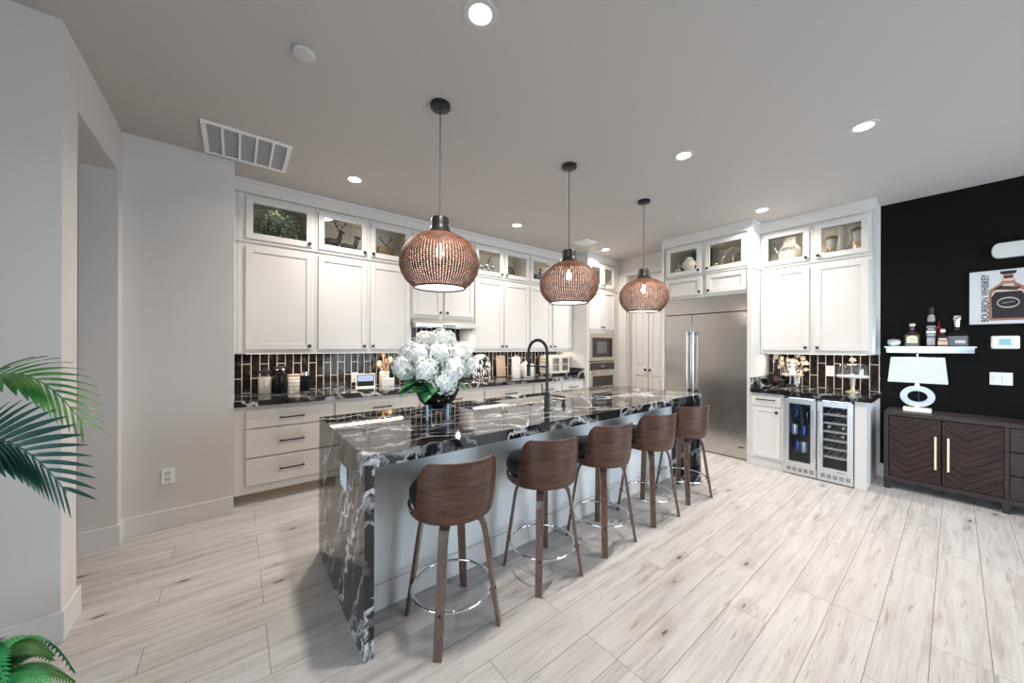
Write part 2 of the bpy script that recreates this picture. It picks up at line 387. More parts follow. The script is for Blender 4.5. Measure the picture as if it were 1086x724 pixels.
for k in range(44):
    y = -fy+.032+k*.0105; lv.poly([(-fx+.03, y, -.008), (fx-.03, y, -.008), (fx-.03, y+.009, -.002), (-fx+.03, y+.009, -.002)])
lv.box(-fx+.03, fx-.03, -fy+.03, fy-.03, -.0015, 0); lv.build('louvres', M_louv, t)
t = thing('supply_air_register', 'small white ceiling air register with dark slots near the oven tower', 'air vent', (3.91, -1.065, H))
fr = MB(); fr.box(-.13, .13, -.12, -.10, -.01, 0); fr.box(-.13, .13, .10, .12, -.01, 0); fr.box(-.13, -.11, -.1, .1, -.01, 0); fr.box(.11, .13, -.1, .1, -.01, 0); fr.box(-.01, .01, -.1, .1, -.01, 0)
for k in range(5): fr.box(-.11, .11, -.085+k*.04, -.065+k*.04, -.009, -.003)
fr.build('grille', M_white, t); MB().box(-.11, .11, -.1, .1, -.002, 0).build('duct_opening', M_rubber, t)
t = thing('smoke_detector', 'round white smoke detector on the ceiling near the return grille', 'smoke detector', (.153, -2.332, H))
MB().lathe([(.05, 0), (.055, -.012), (.048, -.022), (.02, -.026), (0, -.026)], n=28, cap=False).build('body', mat('detector_plastic', (.55, .54, .53), .5), t, smooth=True)
t = thing('sprinkler_cover', 'small grey round sprinkler cover plate on the ceiling before the refrigerator', 'sprinkler cover', (3.978, -2.383, H))
MB().lathe([(.045, 0), (.045, -.004), (.04, -.007), (0, -.007)], n=24, cap=False).build('plate', mat('sprinkler_plate', (.5, .49, .48), .4), t, smooth=True)

# pendants
m = M_weave = bpy.data.materials.new('woven_rattan'); m.use_nodes = True; g = G(m)
def weave(m, c_main, c_dark, c_hi, hole):
    g = G(m); uv = g.n('ShaderNodeUVMap').outputs[0]; p = g.xyz(uv)
    a = g.math('MULTIPLY', p[0], 84); b = g.math('MULTIPLY', p[1], 40)
    fa = g.math('ABSOLUTE', g.math('SUBTRACT', g.math('FRACT', a), .5)); fb = g.math('ABSOLUTE', g.math('SUBTRACT', g.math('FRACT', b), .5))
    # basket checker: alternate over/under
    ck = g.math('MODULO', g.math('ADD', g.math('FLOOR', a), g.math('FLOOR', b)), 2)
    strand = g.mix(ck, c_main, (c_main[0]*.55, c_main[1]*.5, c_main[2]*.5))
    # dark zigzag bands woven in
    zz = g.math('ABSOLUTE', g.math('SUBTRACT', g.math('FRACT', g.math('MULTIPLY', p[0], 12)), .5))
    band = g.math('FRACT', g.math('ADD', g.math('MULTIPLY', p[1], 4.6), g.math('MULTIPLY', zz, 1.1)))
    bandm = g.ramp(band, (.0, 0.0), (.55, 0.0), (.68, 1.0), (.86, 1.0), (.95, 0.0))
    bandm = g.math('MULTIPLY', bandm, g.ramp(p[1], (.15, 1.0), (.62, .9), (.8, 1.0)))
    bandm = g.math('MULTIPLY', bandm, g.ramp(g.noise(g.comb(g.math('MULTIPLY', p[0], 60), g.math('MULTIPLY', p[1], 40)), 1, 2), (.35, .2), (.6, 1.0)))
    col = g.mix(bandm, strand, c_dark)
    rib = g.ramp(fa, (.40, 0.0), (.47, 1.0)); col = g.mix(g.math('MULTIPLY', rib, .5), col, c_hi)
    g.base(col); g.b.inputs['Roughness'].default_value = .55
    h = g.math('MULTIPLY', g.ramp(fa, (.30, 0.0), (.36, 1.0)), g.ramp(fb, (.18, 0.0), (.26, 1.0)))
    g.put(g.b.inputs['Alpha'], g.math('SUBTRACT', 1, g.math('MULTIPLY', h, hole)))
    g.bump(g.math('ADD', g.math('MULTIPLY', fb, -1), g.math('MULTIPLY', ck, .3)), .5, .004)
weave(M_weave, (.225, .070, .024), (.008, .006, .006), (.32, .15, .08), 1.0)
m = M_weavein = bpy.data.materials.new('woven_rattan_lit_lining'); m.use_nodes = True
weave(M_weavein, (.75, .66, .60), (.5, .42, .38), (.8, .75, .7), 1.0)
def lathe_uv(prof, n, name, m, parent):
    bm = bmesh.new(); uvl = bm.loops.layers.uv.new('UVMap'); rings = [[bm.verts.new((r*cos(2*pi*i/n), r*sin(2*pi*i/n), h)) for i in range(n)] for r, h in prof]
    for k in range(len(prof)-1):
        for i in range(n):
            f = bm.faces.new((rings[k][i], rings[k][(i+1) % n], rings[k+1][(i+1) % n], rings[k+1][i])); f.smooth = True
            for l, (a, b) in zip(f.loops, ((i, k), (i+1, k), (i+1, k+1), (i, k+1))): l[uvl].uv = (a/n, b/(len(prof)-1))
    me = bpy.data.meshes.new(name); bm.to_mesh(me); bm.free(); me.materials.append(m)
    o = bpy.data.objects.new(name, me); C.objects.link(o); o.parent = parent; return o
PZ = 1.765
def pendant():
    t = thing('pendant_lamp', '', 'pendant light', (.896, -2.41, 0), 0, 'woven pendant lamps over the island')
    MB().lathe([(0, H-.03), (.05, H-.03), (.062, H-.024), (.062, H)], n=32, cap=False).build('ceiling_canopy', M_blk, t, smooth=True)
    MB().tube([(0, 0, 2.2), (0, 0, H-.03)], .0035, 8).build('cord', M_cord, t)
    MB().lathe([(0, 2.212), (.052, 2.212), (.057, 2.2), (.056, 2.165), (.062, 2.14), (.082, 2.112), (.094, 2.098), (.088, 2.096), (.05, 2.12)], n=32, cap=False).build('shade_cap', M_blk, t, smooth=True)
    prof = []
    for k in range(25):
        s = k/24
        # dome: from neck .09 at 2.10, widest .247 at 1.92, to .19 at 1.768
        a = R(-52)+s*R(52+69)      # angle of an ellipse
        r = .250*cos(a)**.92 if cos(a) > 0 else 0; z = 1.918+(.193 if a > 0 else .188)*sin(a)
        prof.append((r, z))
    k0 = prof[0][1]; k1 = prof[-1][1]
    prof = [(r, 1.768+(z-k0)*(2.106-1.768)/(k1-k0)) for r, z in prof]
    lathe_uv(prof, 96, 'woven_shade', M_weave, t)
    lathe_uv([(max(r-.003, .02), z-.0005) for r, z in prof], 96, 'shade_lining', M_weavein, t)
    r0 = prof[0][0]
    MB().tube([(r0*cos(a*pi/24), r0*sin(a*pi/24), 1.768) for a in range(48)], .0055, 6, closed=True).build('rim', M_blk, t, smooth=True)
    b = MB(); b.lathe([(.0, 1.955), (.012, 1.958), (.022, 1.972), (.026, 1.99), (.022, 2.01), (.013, 2.035), (.012, 2.05)], n=16, cap=False); b.build('bulb', M_bulb, t, smooth='all')
    MB().lathe([(.016, 2.05), (.016, 2.11)], n=16).build('lamp_holder', M_blk, t)
    l = bpy.data.lights.new('pendant_bulb', 'POINT'); l.energy = 5; l.color = (1, .93, .85); l.shadow_soft_size = .03
    o = bpy.data.objects.new('pendant_bulb', l); C.objects.link(o); o.location = (0, 0, 1.93); o.parent = t
    return t
P1 = pendant(); P1['label'] = 'woven brown pendant lamp above the white hydrangeas, nearest and largest of three'
dup(P1, (2.098, -2.41, 0), 'woven brown pendant lamp above the black faucet, middle of three')
dup(P1, (3.25, -2.41, 0), 'woven brown pendant lamp in front of the pantry doors, farthest of three')

# ------------------------------------------------------------ cabinets (local frame: x along the run, front towards -y)
def xf(o, y0): return o
def knob(x, y, z, par, sz=.0145):
    b = MB(); b.tube([(x, y, z), (x, y-.014, z)], .005, 8); b.box(x-sz, x+sz, y-.024, y-.013, z-sz, z+sz, .002); b.build('knob', M_blk, par)
def bar(x, y, z, w, par, name='handle', m=None):
    b = MB(); b.box(x-w/2, x+w/2, y-.034, y-.024, z-.006, z+.006, .002)
    for s in (-1, 1): b.box(x+s*(w/2-.012)-.005, x+s*(w/2-.012)+.005, y-.026, y, z-.005, z+.005)
    b.build(name, m or M_blk, par)
def shaker(x0, x1, z0, z1, y, par, st=.055, glass=False, name='door'):
    b = MB(); t = .02
    b.box(x0, x0+st, y-t, y, z0, z1); b.box(x1-st, x1, y-t, y, z0, z1); b.box(x0+st, x1-st, y-t, y, z0, z0+st); b.box(x0+st, x1-st, y-t, y, z1-st, z1)
    if not glass: b.box(x0+st-.001, x1-st+.001, y-.009, y-.002, z0+st-.001, z1-st+.001)
    o = b.build(name, M_cab, par, bev=.002)
    if glass: MB().box(x0+st-.003, x1-st+.003, y-.011, y-.008, z0+st-.003, z1-st+.003).build('glass_pane', M_pane, o)
    return o
def hollow(x0, x1, y0, z0, z1, par, t=.018, frame=.0):
    """open-fronted carcass from the wall (y=0) to the face y0"""
    b = MB(); b.box(x0, x0+t, y0, -.002, z0, z1); b.box(x1-t, x1, y0, -.002, z0, z1); b.box(x0+t, x1-t, y0, -.002, z0, z0+t); b.box(x0+t, x1-t, y0, -.002, z1-t, z1)
    b.build('carcass', M_cab, par)
    b = MB(); b.box(x0+t, x1-t, -.012, -.003, z0+t, z1-t)
    b.poly([(x0+t+.0005, y0+.02, z0+t), (x0+t+.0005, -.012, z0+t), (x0+t+.0005, -.012, z1-t), (x0+t+.0005, y0+.02, z1-t)])
    b.poly([(x1-t-.0005, y0+.02, z0+t), (x1-t-.0005, -.012, z0+t), (x1-t-.0005, -.012, z1-t), (x1-t-.0005, y0+.02, z1-t)])
    b.poly([(x0+t, y0+.02, z1-t-.0005), (x1-t, y0+.02, z1-t-.0005), (x1-t, -.012, z1-t-.0005), (x0+t, -.012, z1-t-.0005)])
    b.build('lining', M_cabin, par)
    xc = (x0+x1)/2; MB().lathe([(.028, -.008), (.03, 0)], (xc, y0+.07), n=16, z=z1-t-.001).build('added_puck_lamp', M_white, par)  # added puck, not a known fitting, housing the fill lamp below
    area('added_puck_light', (xc, y0+.07, z1-t-.012), (R(-25), 0, 0), .04, .04, 1.1*(x1-x0), (1, .93, .82), 'DISK', parent=par)  # added lamp that lifts the dark interior so the contents show
def frame_face(x0, x1, doors, y, z0, z1, par):
    """face frame leaving the door windows open"""
    b = MB(); z0f, z1f = z0, z1
    xs = [x0]+[e for d in doors for e in (d[0]+.03, d[1]-.03)]+[x1]
    for i in range(0, len(xs), 2): b.box(xs[i], xs[i+1], y-.001, y+.019, z0f, z1f)
    for d in doors:
        b.box(d[0]+.03, d[1]-.03, y-.001, y+.019, z0f, d[2]+.03); b.box(d[0]+.03, d[1]-.03, y-.001, y+.019, d[3]-.03, z1f)
    b.build('face_frame', M_cab, par)
def wall_cab(loc, rz, x0, x1, doors, z0, z1, dep, label, kx, glass=False, group=None, nm='wall_cabinet'):
    """doors: list of (x0,x1); kx: knob side per door (+1 right edge, -1 left)"""
    t = thing(nm, label, 'cabinet', loc, rz, group)
    if glass:
        dl = [(a, b, z0+.022, z1-.025) for a, b in doors]
        hollow(x0+.001, x1-.001, -dep, z0, z1, t); frame_face(x0+.001, x1-.001, dl, -dep-.001, z0, z1, t)
    else:
        MB().box(x0+.001, x1-.001, -dep, -.002, z0, z1).build('carcass', M_cab, t)
        dl = [(a, b, z0+.04, z1-.035) for a, b in doors]
    for (a, b, c, e), k in zip(dl, kx):
        d = shaker(a, b, c, e, -dep-.002, t, glass=glass)
        knob((b-.028) if k > 0 else (a+.028), -dep-.022, c+.035, d)
    return t
ZC = 2.372
D1, D2 = .36, .36
L0 = (0, 0, 0)
wall_cab(L0, 0, -.115, .517, [(-.055, .49)], 1.318, 2.36, D1, 'white single door wall cabinet, leftmost of the run, beside the grey wall', [1])
wall_cab(L0, 0, .517, 1.545, [(.542, 1.022), (1.06, 1.52)], 1.318, 2.36, D1, 'white two door wall cabinet directly left of the range hood', [1, -1])
wall_cab(L0, 0, 1.545, 2.43, [(1.56, 1.945), (1.985, 2.415)], 1.745, 2.36, D1, 'short white two door wall cabinet above the range hood', [1, -1])
wall_cab(L0, 0, 2.43, 3.437, [(2.445, 2.92), (2.945, 3.42)], 1.318, 2.36, D1, 'white two door wall cabinet directly right of the range hood', [1, -1])
wall_cab(L0, 0, 3.437, 4.408, [(3.455, 3.90), (3.945, 4.395)], 1.318, 2.36, D1, 'white two door wall cabinet next to the oven tower', [1, -1])
GN = 'display_cabinet'
def gz(x0, x1, doors, label, k, loc=L0, rz=0, dep=D1, z0=ZC): return wall_cab(loc, rz, x0, x1, doors, z0, 2.81, dep, label, k, True, None, GN)
gz(-.115, .517, [(-.055, .49)], 'glass door display cabinet holding the round green boxwood, at the left corner', [1])
gz(.517, 1.545, [(.542, 1.022), (1.06, 1.52)], 'two door glass display cabinet holding the deer and the antler basket', [1, -1])
gz(1.545, 2.43, [(1.56, 1.965), (2.005, 2.415)], 'two door glass display cabinet behind the nearest pendant, above the hood cabinet', [1, -1])
gz(2.43, 3.437, [(2.445, 2.915), (2.95, 3.42)], 'two door glass display cabinet holding the branch bird and round filigree plate', [1, -1])
gz(3.437, 4.408, [(3.455, 3.90), (3.945, 4.395)], 'two door glass display cabinet holding the dark rooster, behind the middle pendant', [1, -1])
def moulding(x0, x1, y, prev=0): pass
# crown fascia up to the ceiling and the thin rail between the two rows
cr = MB(); cr.box(-.1365, 4.408, -.40, -.001, 2.812, H-.035); cr.box(-.1365, 4.408, -.415, -.001, H-.035, H-.001); cr.box(-.1365, 4.408, -.378, -.001, 2.36, 2.372)
struct('trim_2', cr, M_cab, bev=.002)
struct('trim_3', MB().box(-.1365, -.116, -.36, -.001, 1.318, 2.81), M_cab)
# base run
YBF = -.61
def drawer(x0, x1, z0, z1, par, hw=.2, y=YBF, hx=None):
    o = MB().box(x0, x1, y-.02, y-.0005, z0, z1, .003).build('drawer', M_cab, par); bar((x0+x1)/2 if hx is None else hx, y-.02, (z0+z1)/2 if z1-z0 < .2 else (z0+z1)/2, hw, o); return o
def base_cab(x0, x1, label, rows, cols=1, loc=L0, rz=0, dep=-YBF):
    t = thing('base_cabinet', label, 'cabinet', loc, rz)
    MB().box(x0+.001, x1-.001, -dep, -.002, .095, .862).build('carcass', M_cab, t)
    MB().box(x0+.001, x1-.001, -dep+.07, -.01, 0, .095).build('toe_kick', M_toe, t)
    return t
M_toe = mat('toe_kick_tan', (.40, .33, .26), .5)
t = base_cab(-.1365, .645, 'white three drawer base cabinet at the left end of the counter', 3)
for a, b in ((.668, .822), (.412, .655), (.165, .398)): drawer(-.055, .632, a, b, t)
def base_dd(x0, x1, label, hx=None):
    t = base_cab(x0, x1, label, 1); drawer(x0+.012, x1-.012, .668, .822, t, hx=hx)
    m_ = (x0+x1)/2
    for k, (a, b) in enumerate(((x0+.012, m_-.004), (m_+.004, x1-.012))):
        d = shaker(a, b, .13, .655, YBF-.0005, t); knob(b-.03 if k == 0 else a+.03, YBF-.02, .61, d)
base_dd(.645, 1.54, 'white base cabinet with wide top drawer behind the marble waterfall corner', 1.11)
base_dd(1.54, 2.435, 'white base cabinet under the cooktop, behind the hydrangea vase')
base_dd(2.435, 3.30, 'white base cabinet with long drawer handle behind the island sink')
base_dd(3.30, 3.885, 'white base cabinet with drawer seen behind the faucet')
base_dd(3.885, 4.408, 'white base cabinet with drawer, next to the oven tower')
# granite worktop, side splashes
tag(MB().box(-.136, 4.407, -.652, -.0005, .864, .914).build('countertop', M_gran, bev=.003), 'black granite countertop with white veins along the tiled back wall', 'countertop')
tag(MB().box(4.385, 4.407, -.64, -.004, .9145, 1.035).build('side_splash', M_gran, bev=.002), 'short black granite side splash against the oven tower', 'side splash')
sp = MB(); sp.box(-.136, 4.385, -.008, -.0002, .9145, 1.317); sp.box(1.546, 2.429, -.008, -.0002, 1.3175, 1.744); 
tag(sp.build('tile_backsplash', M_tileL), 'glossy black vertical tile backsplash with pale grout behind the long counter', 'backsplash')
# led strips below the cabinets
def strip(x0, x1, y, z, label, loc=L0, rz=0, pw=5):
    t = thing('under_cabinet_light', label, 'light strip', loc, rz, None)
    MB().box(x0, x1, y-.008, y+.008, z-.003, z).build('diffuser', M_led, t)
    area('strip_lamp', ((x0+x1)/2, y, z-.008), (0, 0, 0), x1-x0, .02, pw, (1, .86, .68), parent=t)
strip(-.05, 1.48, -.26, 1.317, 'warm led strip under the wall cabinets left of the hood', pw=7)
strip(2.5, 4.33, -.26, 1.317, 'warm led strip under the wall cabinets right of the hood', pw=8)

# range hood, cooktop
t = thing('range_hood', 'slim stainless steel range hood under the short wall cabinet', 'range hood', (1.98, -.001, 0))
hb = MB(); hb.prism([(-.009, 1.744), (-.36, 1.744), (-.50, 1.668), (-.50, 1.63), (-.009, 1.63)], -.433, .433, 'x'); hb.build('canopy', M_steelh, t, bev=.002)
for s in (-1, 1):
    MB().lathe([(0, 1.6285), (.03, 1.6285)], (s*.2, -.38), n=20, cap=False).build('lamp_lens', M_led, t)
    area('hood_lamp', (s*.2, -.38, 1.622), (0, 0, 0), .05, .05, 3, WARM, 'DISK', parent=t)
MB().box(-.38, .38, -.33, -.06, 1.626, 1.6295).build('grease_filter', M_chrome, t)
MB().box(-.09, .09, -.502, -.4995, 1.642, 1.656).build('control_strip', M_rubber, t)
t = thing('gas_cooktop', 'black gas cooktop behind the hydrangeas', 'cooktop', (1.98, -.33, .9145))
MB().box(-.38, .38, -.25, .25, 0, .012, .003).build('burner_plate', M_steel, t)
for bx, by in ((-.25, -.12), (-.25, .13), (0, 0), (.25, -.12), (.25, .13)):
    b = MB(); b.lathe([(.045, .012), (.045, .024), (.03, .03), (0, .03)], (bx, by), n=16, cap=False); b.build('burner', M_blk, t)
for bx in (-.25, 0, .25):
    b = MB()
    for dx in (-.11, 0, .11): b.box(bx+dx-.006, bx+dx+.006, -.23, .23, .038, .05)
    for dy in (-.225, -.1, .1, .225): b.box(bx-.116, bx+.116, dy-.006, dy+.006, .036, .048)
    for dx in (-.11, .11):
        for dy in (-.225, .225): b.box(bx+dx-.006, bx+dx+.006, dy-.006, dy+.006, .012, .04)
    b.build('grate', M_blk, t)

# oven tower
t = thing('oven_tower_cabinet', 'tall white cabinet tower holding the microwave and wall oven in the far corner', 'cabinet', (4.41, 0, 0))
tw = .86
b = MB(); b.box(0, .02, -.68, -.002, .095, 2.365); b.box(tw-.02, tw-.001, -.68, -.002, .095, 2.365); b.box(.02, tw-.02, -.68, -.002, 1.655, 2.365); b.box(.02, tw-.02, -.68, -.002, .095, .40)
b.box(.02, tw-.02, -.05, -.002, .4, 1.655); b.box(.02, .022, -.70, -.68, .1, 2.3)
b.build('carcass', M_cab, t)
b = MB(); b.box(0, .03, -.70, -.68, .095, 2.365); b.box(.73, tw-.001, -.70, -.68, .095, 2.365); b.box(.03, .73, -.70, -.68, 1.615, 1.69); b.box(.03, .73, -.70, -.68, 2.335, 2.365); b.box(.03, .73, -.70, -.68, .33, .42); b.box(.03, .73, -.70, -.68, .095, .13)
b.box(.02, .03, -.705, -.70, 0.1, 2.3); b.build('face_frame', M_cab, t)
MB().box(.001, tw-.001, -.62, -.01, 0, .095).build('toe_kick', M_toe, t)
for k, (a, c) in enumerate(((.025, .372), (.378, .72))):
    d = shaker(a, c, 1.685, 2.345, -.7005, t); knob(c-.03 if k == 0 else a+.03, -.7205, 1.72, d)
drawer(.03, .72, .125, .335, t, y=-.70)
t = thing('display_cabinet', 'two door glass display cabinet on top of the oven tower', 'cabinet', (4.41, 0, 0))
dl = [(.025, .372, 2.40, 2.785), (.378, .72, 2.40, 2.785)]
hollow(.001, tw-.001, -.68, ZC, 2.81, t); frame_face(.001, tw-.001, dl, -.70, ZC, 2.81, t)
for k, q in enumerate(dl):
    d = shaker(*q, -.7015, t, glass=True); knob(q[1]-.03 if k == 0 else q[0]+.03, -.7215, 2.435, d)
cr = MB(); cr.box(4.395, 5.269, -.72, -.001, 2.812, H-.035); cr.box(4.39, 5.269, -.735, -.001, H-.035, H-.001); cr.box(4.409, 5.269, -.712, -.001, 2.3655, 2.3715)
struct('trim_4', cr, M_cab, bev=.002)
M_ovglass = mat('oven_black_glass', (.03, .026, .022), .06, spec=.6)
M_trimst = steel('warm_trim_steel', (1, 1, 80), (.66, .61, .54), .25)
t = thing('built_in_microwave', 'built-in microwave with wide steel surround, above the wall oven', 'microwave', (4.785, -.70, 0))
b = MB(); b.box(-.345, .345, -.022, .45, 1.15, 1.61); b.build('housing', M_trimst, t, bev=.002)
MB().box(-.26, .26, -.034, -.0225, 1.215, 1.545, .004).build('door', M_ovglass, t)
MB().box(-.16, .10, -.036, -.0345, 1.28, 1.48).build('window', mat('micro_window', (.13, .12, .11), .1), t)
MB().box(.18, .25, -.036, -.0345, 1.25, 1.52).build('control_panel', M_rubber, t)
t = thing('wall_oven', 'stainless wall oven with bar handle, below the microwave', 'oven', (4.785, -.70, 0))
MB().box(-.345, .345, -.02, .5, .425, 1.135, .002).build('housing', M_trimst, t)
MB().box(-.33, .33, -.026, -.0205, 1.0, 1.12, .002).build('control_panel', M_ovglass, t)
MB().box(-.05, .05, -.028, -.0262, 1.04, 1.08).build('display', mat('oven_display', (.02, .02, .02), .2, emis=(.6, .8, 1), es=.15), t)
MB().box(-.335, .335, -.034, -.0205, .45, .985, .004).build('door', M_trimst, t)
MB().box(-.27, .27, -.037, -.0345, .52, .90).build('window', M_ovglass, t)
b = MB(); b.tube([(-.29, -.075, .955), (.29, -.075, .955)], .011, 10)
for s in (-.26, .26): b.tube([(s, -.075, .955), (s, -.034, .955)], .008)
b.build('handle', M_chrome, t, smooth=True)

# ------------------------------------------------------------ island
X0, X1, Y0, Y1 = .324, 3.618, -2.838, -1.7675
SX0, SX1, SY0, SY1 = 1.66, 2.38, -2.18, -1.84           # sink cut-out
isl = thing('kitchen_island', 'long island with polished black veined waterfall granite and white body', 'kitchen island', (0, 0, 0))
b = MB()
b.box(X0, SX0, Y0, Y1, .896, .914); b.box(SX1, X1, Y0, Y1, .896, .914); b.box(SX0, SX1, Y0, SY0, .896, .914); b.box(SX0, SX1, SY1, Y1, .896, .914)
b.box(X0, X1, Y0, Y0+.04, .854, .896); b.box(X0, X1, Y1-.04, Y1, .854, .896); b.box(X0, X0+.042, Y0+.04, Y1-.04, .854, .896); b.box(X1-.042, X1, Y0+.04, Y1-.04, .854, .896)
bmesh.ops.remove_doubles(b.bm, verts=b.bm.verts, dist=.0005)
b.build('worktop', M_gran, isl)
MB().box(X0, X0+.042, Y0, Y1, 0, .8535).build('waterfall_panel', M_gran, isl)
MB().box(X1-.042, X1, Y0, Y1, 0, .8535).build('waterfall_panel', M_gran, isl)
b = MB(); b.box(X0+.043, SX0-.03, -2.55, Y1-.03, .0, .8535); b.box(SX1+.03, X1-.043, -2.55, Y1-.03, 0, .8535); b.box(SX0-.03, SX1+.03, -2.55, SY0-.05, 0, .8535); b.box(SX0-.03, SX1+.03, SY0-.05, Y1-.03, 0, .62)
b.build('body', mat('island_white_paint', (.74, .76, .76), .35), isl)
MB().box(X0+.043, X1-.043, -2.562, -2.5505, 0, .135).build('base_trim', M_trim, isl, bev=.003)
for k in range(5):
    xa = X0+.05+k*.645; d = shaker(xa, xa+.635, .12, .84, Y1-.03, isl, name='door') if 0 else None
# cabinet doors on the sink side
for k in range(6):
    xa = X0+.05+k*.532
    d = MB().box(xa, xa+.522, Y1-.0295, Y1-.012, .12, .84, .003).build('door', M_cab, isl)
bk = MB(); bz = .66; tk = .004
bk.box(SX0-.004, SX1+.004, SY0-.004, SY0, bz, .8955); bk.box(SX0-.004, SX1+.004, SY1, SY1+.004, bz, .8955); bk.box(SX0-.004, SX0, SY0, SY1, bz, .8955); bk.box(SX1, SX1+.004, SY0, SY1, bz, .8955); bk.box(SX0-.004, SX1+.004, SY0-.004, SY1+.004, bz-.004, bz)
sk = bk.build('sink_basin', mat('sink_steel', (.72, .70, .67), .42, .75), isl)
MB().lathe([(0, bz+.001), (.03, bz+.001), (.042, bz+.003), (.045, bz+.0005)], (2.02, -2.0), n=20, cap=False).build('drain', M_chrome, sk)
M_spl = mat('sw_plate', (.62, .74, .84), .3)
b = MB().box(X0-.005, X0-.0002, -2.53, -2.405, .655, .775, .002).build('switch_plate', M_spl, isl)
b = MB()
for q in (-2.50, -2.435): b.box(X0-.009, X0-.0045, q-.018, q+.018, .685, .748, .002)
b.build('rocker', M_white, bpy.data.objects['switch_plate'])
# faucet
t = thing('kitchen_faucet', 'tall matte black spring pull-down faucet beside the island sink', 'faucet', (1.75, -2.509, .9145))
b = MB(); b.lathe([(.028, 0), (.028, .006), (.0215, .012), (.0215, .135), (.012, .145)], n=20); b.build('body', M_blk, t, smooth=True)
b = MB(); b.tube([(0, 0, .14), (0, 0, .43)], .0115, 12); b.build('riser', M_blk, t, smooth=True)
arc = [(0, 0, .42)]+[(0, .1085-.1085*cos(a), .435+.098*sin(a)) for a in [i*pi/16 for i in range(17)]]+[(0, .217, .40), (0, .216, .335)]
b = MB(); b.tube(arc, .0075, 10); b.build('hose', M_blk, t, smooth=True)
# coil spring around the hose
L = [Vector(p) for p in arc]; pts = []; turns = 60; seg = 8*turns
lens = [0]
for a, c in zip(L, L[1:]): lens.append(lens[-1]+(c-a).length)
for i in range(seg+1):
    d = lens[-1]*i/seg; k = max(j for j in range(len(lens)) if lens[j] <= d+1e-9); k = min(k, len(L)-2)
    f = (d-lens[k])/(lens[k+1]-lens[k]); p = L[k].lerp(L[k+1], f); tg = (L[k+1]-L[k]).normalized(); u = Vector((1, 0, 0)); w = tg.cross(u)
    a = 2*pi*turns*i/seg; pts.append(p+(u*cos(a)+w*sin(a))*.0115)
b = MB(); b.tube(pts, .0022, 4); b.build('spring', M_blk, t)
b = MB(); b.lathe([(.010, .345), (.015, .335), (.0165, .27), (.018, .245), (.013, .24)], (0, .216), n=16); b.build('spray_head', M_blk, t, smooth=True)
b = MB(); b.tube([(0, 0, .325), (0, .2, .325)], .006, 10); b.lathe([(.018, .318), (.018, .332)], (0, .216), n=16); b.build('docking_arm', M_blk, t, smooth=True)
b = MB(); b.tube([(0, .015, .115), (0, .055, .118)], .011, 10); b.tube([(0, .05, .118), (0, .06, .19)], .005, 8); b.build('lever', M_blk, t, smooth=True)
t = thing('soap_dispenser', 'small black soap dispenser with thin spout, right of the faucet', 'soap dispenser', (1.975, -2.47, .9145))
MB().lathe([(.02, 0), (.02, .004), (.015, .008), (.015, .022), (.011, .024), (.011, .034), (.016, .036), (.016, .052), (0, .054)], n=16).build('pump', M_blk, t, smooth=True)
MB().tube([(0, 0, .045), (-.05, .045, .05), (-.085, .085, .042)], .0045, 8).build('spout', M_blk, t, smooth=True)
t = tag(MB().lathe([(.022, 0), (.022, .003), (.018, .006), (0, .006)], (1.805, -2.256), n=20, z=.9145).build('hole_cover', M_blk, smooth=True), 'small dark round button set in the worktop before the sink', 'button')

# vase, stand, hydrangeas
VX, VY = .936, -2.30
t = thing('plant_stand', 'pale blue metal plant stand with four posts carrying the black bowl', 'plant stand', (VX, VY, .9145))
for k in range(4):
    a = R(20+90*k); x, y = .092*cos(a), .092*sin(a)
    MB().box(x-.006, x+.006, y-.006, y+.006, 0, .135, .001).build('post', M_bluemetal, t)
b = MB()
for k in range(2):
    a = R(20+90*k); b.tube([(-.092*cos(a), -.092*sin(a), .063), (.092*cos(a), .092*sin(a), .063)], .005, 6)
b.build('crossbar', M_bluemetal, t)
t = thing('flower_bowl', 'glossy black tapered bowl on the blue metal stand', 'vase', (VX, VY, .985))
MB().lathe([(0, 0), (.055, .0), (.078, .012), (.120, .06), (.147, .12), (.155, .16), (.149, .16), (.135, .12), (0, .10)], n=40, cap=False).build('bowl', mat('black_ceramic', (.006, .004, .006), .06, spec=.7), t, smooth=True)
M_pet = mat('white_petal', (.80, .84, .80), .6); M_pet.node_tree.nodes['Principled BSDF'].inputs['Subsurface Weight'].default_value = 0
_g = G(M_pet); _g.base(_g.ramp(_g.noise(_g.coord('Object'), 14, 3), (.35, (.84, .87, .82)), (.6, (.96, .97, .95))))
M_leaf = mat('green_leaf', (.03, .16, .06), .4); _g = G(M_leaf); _g.base(_g.ramp(_g.noise(_g.coord('Object'), 9, 3), (.35, (.012, .10, .045)), (.62, (.06, .30, .07)))); 
bq = thing('hydrangea_bouquet', 'full bouquet of white hydrangea heads with green leaves in the black bowl', 'flowers', (VX, VY, 1.10))
